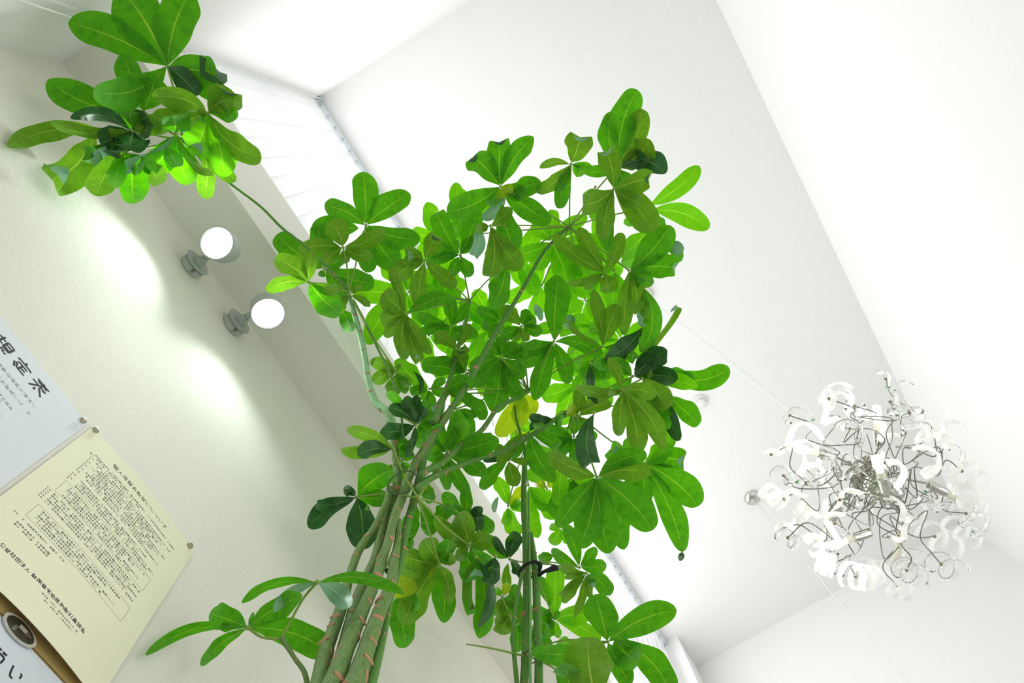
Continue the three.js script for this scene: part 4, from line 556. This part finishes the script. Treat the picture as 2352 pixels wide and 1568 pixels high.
{
  const p = at(1727, 1142, CEIL), t = thing('pendant_cap', 'chrome ceiling cap left of the chandelier with thin hanging wires', 'ceiling cap', p);
  mesh('cap', lathe([[0.058, 0], [0.057, -0.012], [0.05, -0.026], [0.036, -0.036], [0.012, -0.040], [0.001, -0.040]], 40), CHROME, t);
  mesh('gland', new THREE.CylinderGeometry(0.010, 0.013, 0.03, 16).translate(0, -0.052, 0), CHROME, t);
  for (const [dx, dz, r, m] of [[0.008, 0.0, 0.0009, HANG], [-0.012, 0.018, 0.0009, HANG], [0.0, -0.012, 0.002, PLASTIC]]) mesh('wire', tube([V(dx * 0.4, -0.05, dz * 0.4), V(dx, -0.6, dz), V(dx, -2.9, dz)], [r], 6, 4), m, t);
}
// ------------------------------------------------------------------ chandelier of curled glass ribbons
{
  const H0 = 1.9, ctr = at(2030, 1112, H0), t = thing('chandelier', 'round chandelier of curled clear glass ribbons on chrome wires', 'chandelier', ctr);
  const o = (p) => p.clone().sub(ctr), zz = (x, y, h) => o(at(1680 + x / 2.8, 840 + y / 2.8, h));
  const GLASS = phys({ color: lin(0.97, 0.985, 0.97), roughness: 0.06, transmission: 1, thickness: 0.004, ior: 1.47, attenuationColor: lin(0.9, 0.96, 0.9), attenuationDistance: 0.15 });
  const FROST = phys({ color: lin(0.99, 0.99, 0.98), roughness: 0.62, transmission: 0.8, thickness: 0, ior: 1.6 });
  const GLOW = std({ color: 0x222222, emissive: lin(1, 0.985, 0.93), emissiveIntensity: 3 }), CERAMIC = std({ color: lin(0.75, 0.74, 0.62), roughness: 0.5 });
  mesh('hub', lathe([[0.001, 0.055], [0.03, 0.05], [0.05, 0.03], [0.056, 0], [0.05, -0.03], [0.03, -0.05], [0.001, -0.056]], 36), CHROME, t);
  mesh('disc', lathe([[0.001, 0.085], [0.04, 0.083], [0.062, 0.075], [0.064, 0.07], [0.04, 0.066], [0.001, 0.066]], 40), CHROME, t);
  mesh('cap', lathe([[0.001, -0.056], [0.022, -0.058], [0.025, -0.066], [0.015, -0.074], [0.001, -0.076]], 24), CHROME, t);
  const rand = rng(777);
  // lamps: [holder x, y, bulb end x, y, height offset, lit]
  for (const [hx, hy, bx, by, dh, lit] of [[945, 465, 935, 300, 0.06, 1], [620, 572, 420, 530, 0.0, 1], [1310, 778, 1440, 850, -0.05, 0], [850, 1085, 690, 1140, -0.06, 1], [672, 935, 620, 1030, 0.08, 0], [1110, 1050, 1075, 1170, 0.06, 0], [985, 770, 960, 690, -0.16, 1]]) {
    const a = zz(hx, hy, H0 + dh), b = zz(bx, by, H0 + dh - 0.01), dir = b.clone().sub(a).normalize(), s = a.clone().addScaledVector(dir, -0.02);
    const c0 = V(0, 0, 0).addScaledVector(s, 0.15);
    if (lit < 2) mesh('arm', tube([c0, s.clone().multiplyScalar(0.55).add(V(0, 0.03, 0)), s], [0.004, 0.004, 0.004], 8, 8), CHROME, t);
    const hd = mesh('lamp_holder', aim(lathe([[0.001, 0], [0.013, 0], [0.014, 0.003], [0.014, 0.052], [0.012, 0.055], [0.0005, 0.055]], 24), s, dir), CHROME, t);
    mesh('socket', aim(lathe([[0.0105, 0.05], [0.0105, 0.075], [0.008, 0.078], [0.001, 0.078]], 20), s, dir), CERAMIC, t);
    const bulb = mesh('bulb', aim(lathe([[0.006, 0.076], [0.010, 0.088], [0.0135, 0.108], [0.011, 0.126], [0.001, 0.134]], 20), s, dir), lit ? GLOW : CERAMIC, t);
    if (lit) { const p = new THREE.PointLight(lin(1, 0.97, 0.9), BULB_POWER, 0, 2); p.name = 'bulb_light'; p.position.copy(ctr).add(s).addScaledVector(dir, 0.105); p.castShadow = true; p.shadow.radius = 0.5; scene.add(p); }
  }
  // a curled ribbon from a to b: width, coil radius, turns
  function ribbon(a, b, wid, rad, turns, phase) {
    const ax = b.clone().sub(a), len = ax.length(); ax.normalize();
    const u = Math.abs(ax.y) < 0.85 ? V(0, 1, 0).cross(ax).normalize() : V(1, 0, 0).cross(ax).normalize(), v = ax.clone().cross(u), n = Math.ceil(turns * 22), P = [], I = [], th = 0.0022;
    for (let i = 0; i <= n; i++) {
      const s = i / n, an = phase + s * turns * 6.2832, out = u.clone().multiplyScalar(Math.cos(an)).addScaledVector(v, Math.sin(an)), taper = Math.min(1, 0.55 + s * 3, 0.55 + (1 - s) * 3);
      const c = a.clone().addScaledVector(ax, len * s).addScaledVector(out, rad);
      for (const [e, f] of [[-1, 0], [-0.9, -1], [0.9, -1], [1, 0], [0.9, 1], [-0.9, 1]]) { const q = c.clone().addScaledVector(ax, e * wid / 2 * taper).addScaledVector(out, f * th); P.push(q.x, q.y, q.z); }
      if (i) for (let j = 0; j < 6; j++) { const q = i * 6 + j, w = i * 6 + (j + 1) % 6; I.push(q - 6, w - 6, q, q, w - 6, w); }
    }
    for (const [base, flip] of [[0, 1], [n * 6, 0]]) for (let j = 1; j < 5; j++) flip ? I.push(base, base + j, base + j + 1) : I.push(base, base + j + 1, base + j);
    const g = new THREE.BufferGeometry(); g.setAttribute('position', new THREE.Float32BufferAttribute(P, 3)); g.setIndex(I);
    // outward faces
    g.computeVertexNormals(); return g;
  }
  const ribbons = [
    '930,60,1140,150,34,0.9', '525,190,740,150,42,0.6', '700,175,850,350,46,0.8', '975,190,1130,330,48,0.7', '1300,250,1480,440,40,1.0', '1330,410,1420,520,34,1.1', '320,330,510,300,40,0.8', '330,450,560,420,52,0.6', '560,290,700,400,40,0.9', '715,380,870,470,44,0.7',
    '880,350,1050,490,46,0.8', '930,570,1110,740,50,0.9', '1350,490,1510,640,46,0.9', '1380,715,1540,640,40,0.8', '1225,520,1300,380,38,0.6', '590,640,830,690,46,0.7', '390,490,600,590,46,0.7', '225,595,330,510,30,0.5', '290,690,440,740,44,1.0', '210,790,320,870,46,1.3',
    '285,880,470,800,34,0.7', '440,780,570,700,30,0.5', '615,740,660,850,26,0.5', '640,890,830,790,28,0.6', '800,800,890,980,34,0.7', '1000,870,1190,1000,36,0.7', '1190,1040,1230,860,34,0.6', '1230,850,1420,930,36,0.6', '1370,890,1440,760,36,0.7', '1430,640,1600,760,62,1.4',
    '1460,900,1620,1060,66,1.5', '1500,780,1560,920,60,1.2', '1250,1060,1440,1180,72,1.3', '1300,1250,1460,1330,62,1.2', '1400,1000,1560,1120,60,1.4', '1030,1110,1170,1040,30,0.5', '1000,1140,1220,1240,40,0.7', '1060,1370,1200,1280,38,0.8', '1030,1400,1150,1440,66,1.2', '1090,1290,1210,1360,60,1.3',
    '860,1310,1010,1340,66,1.4', '740,1340,930,1380,66,1.9', '630,1260,740,1290,58,1.4', '560,1260,650,1290,56,1.3', '300,1060,430,1010,36,0.8', '320,1080,460,1160,40,1.1', '500,950,640,900,40,0.6', '700,940,580,1180,50,0.8', '570,1180,740,1120,40,0.7', '510,1080,560,1200,40,0.9', '420,880,500,960,50,1.2', '1120,250,1200,420,60,1.2', '1150,420,1300,480,56,1.0', '590,200,720,240,50,0.8', '780,230,820,330,50,1.0', '1220,560,1340,720,60,0.8', '420,620,560,720,56,0.8',
  ];
  const knobs = new THREE.SphereGeometry(0.0052, 12, 8);
  ribbons.forEach((s, i) => {
    const [x0, y0, x1, y1, r, turns] = s.split(',').map(Number), mx = (x0 + x1) / 2, my = (y0 + y1) / 2, far = Math.hypot(mx - 960, (my - 790) * 1.05) / 720, room = Math.sqrt(Math.max(0.02, 1 - far * far)) * 0.26;
    const dh = i % 2 ? -room * (0.4 + 0.6 * rand()) : room * (0.2 + 0.8 * rand()), k = 1 / 2.8 / FOCAL * at(2030, 1112, H0).length();
    const a = zz(x0, y0, H0 + dh), b = zz(x1, y1, H0 + dh - 0.03 + 0.06 * rand()), phase = rand() * 6.28;
    mesh('glass_ribbon', ribbon(a, b, 40 * k, r * k * 1.05, turns * 1.35 + 0.15, phase), i % 3 ? FROST : GLASS, t);
    if (i % 3 === 1) return;
    // its chrome wire, wriggling out from the hub, and the knob that holds the glass
    const end = a.clone().lerp(b, 0.3), n = 6, pts = [], d = end.clone().normalize(), u = V(0, 1, 0).cross(d).normalize(), v = d.clone().cross(u), L0 = end.length();
    for (let q = 0; q <= n; q++) { const f = q / n, wob = 0.042 * Math.sin(Math.PI * f) + (f > 0.15 && f < 0.98 ? 0.018 : 0); pts.push(d.clone().multiplyScalar(0.045 + (L0 - 0.045) * f).addScaledVector(u, wob * (rand() - 0.5) * 2.4).addScaledVector(v, wob * (rand() - 0.5) * 2.4)); }
    const wr = mesh('wire', tube(pts, [0.0017], 6, 7), WIRE, t); const kb = mesh('knob', knobs, BRASS, wr); kb.position.copy(end);
  });
  const top = CEIL - H0;
  mesh('ceiling_cap', lathe([[0.058, top], [0.057, top - 0.012], [0.05, top - 0.026], [0.012, top - 0.04], [0.001, top - 0.04]], 36), CHROME, t);
  for (const [dx, dz, r, m] of [[0.01, 0.0, 0.0009, HANG], [-0.012, 0.02, 0.0009, HANG], [0.0, -0.014, 0.0024, PLASTIC]]) mesh('suspension_wire', tube([V(dx * 0.3, 0.07, dz * 0.3), V(dx, top / 2, dz), V(dx * 0.4, top - 0.03, dz * 0.4)], [r], 6, 6), m, t);
}
renderer.render(scene, camera);
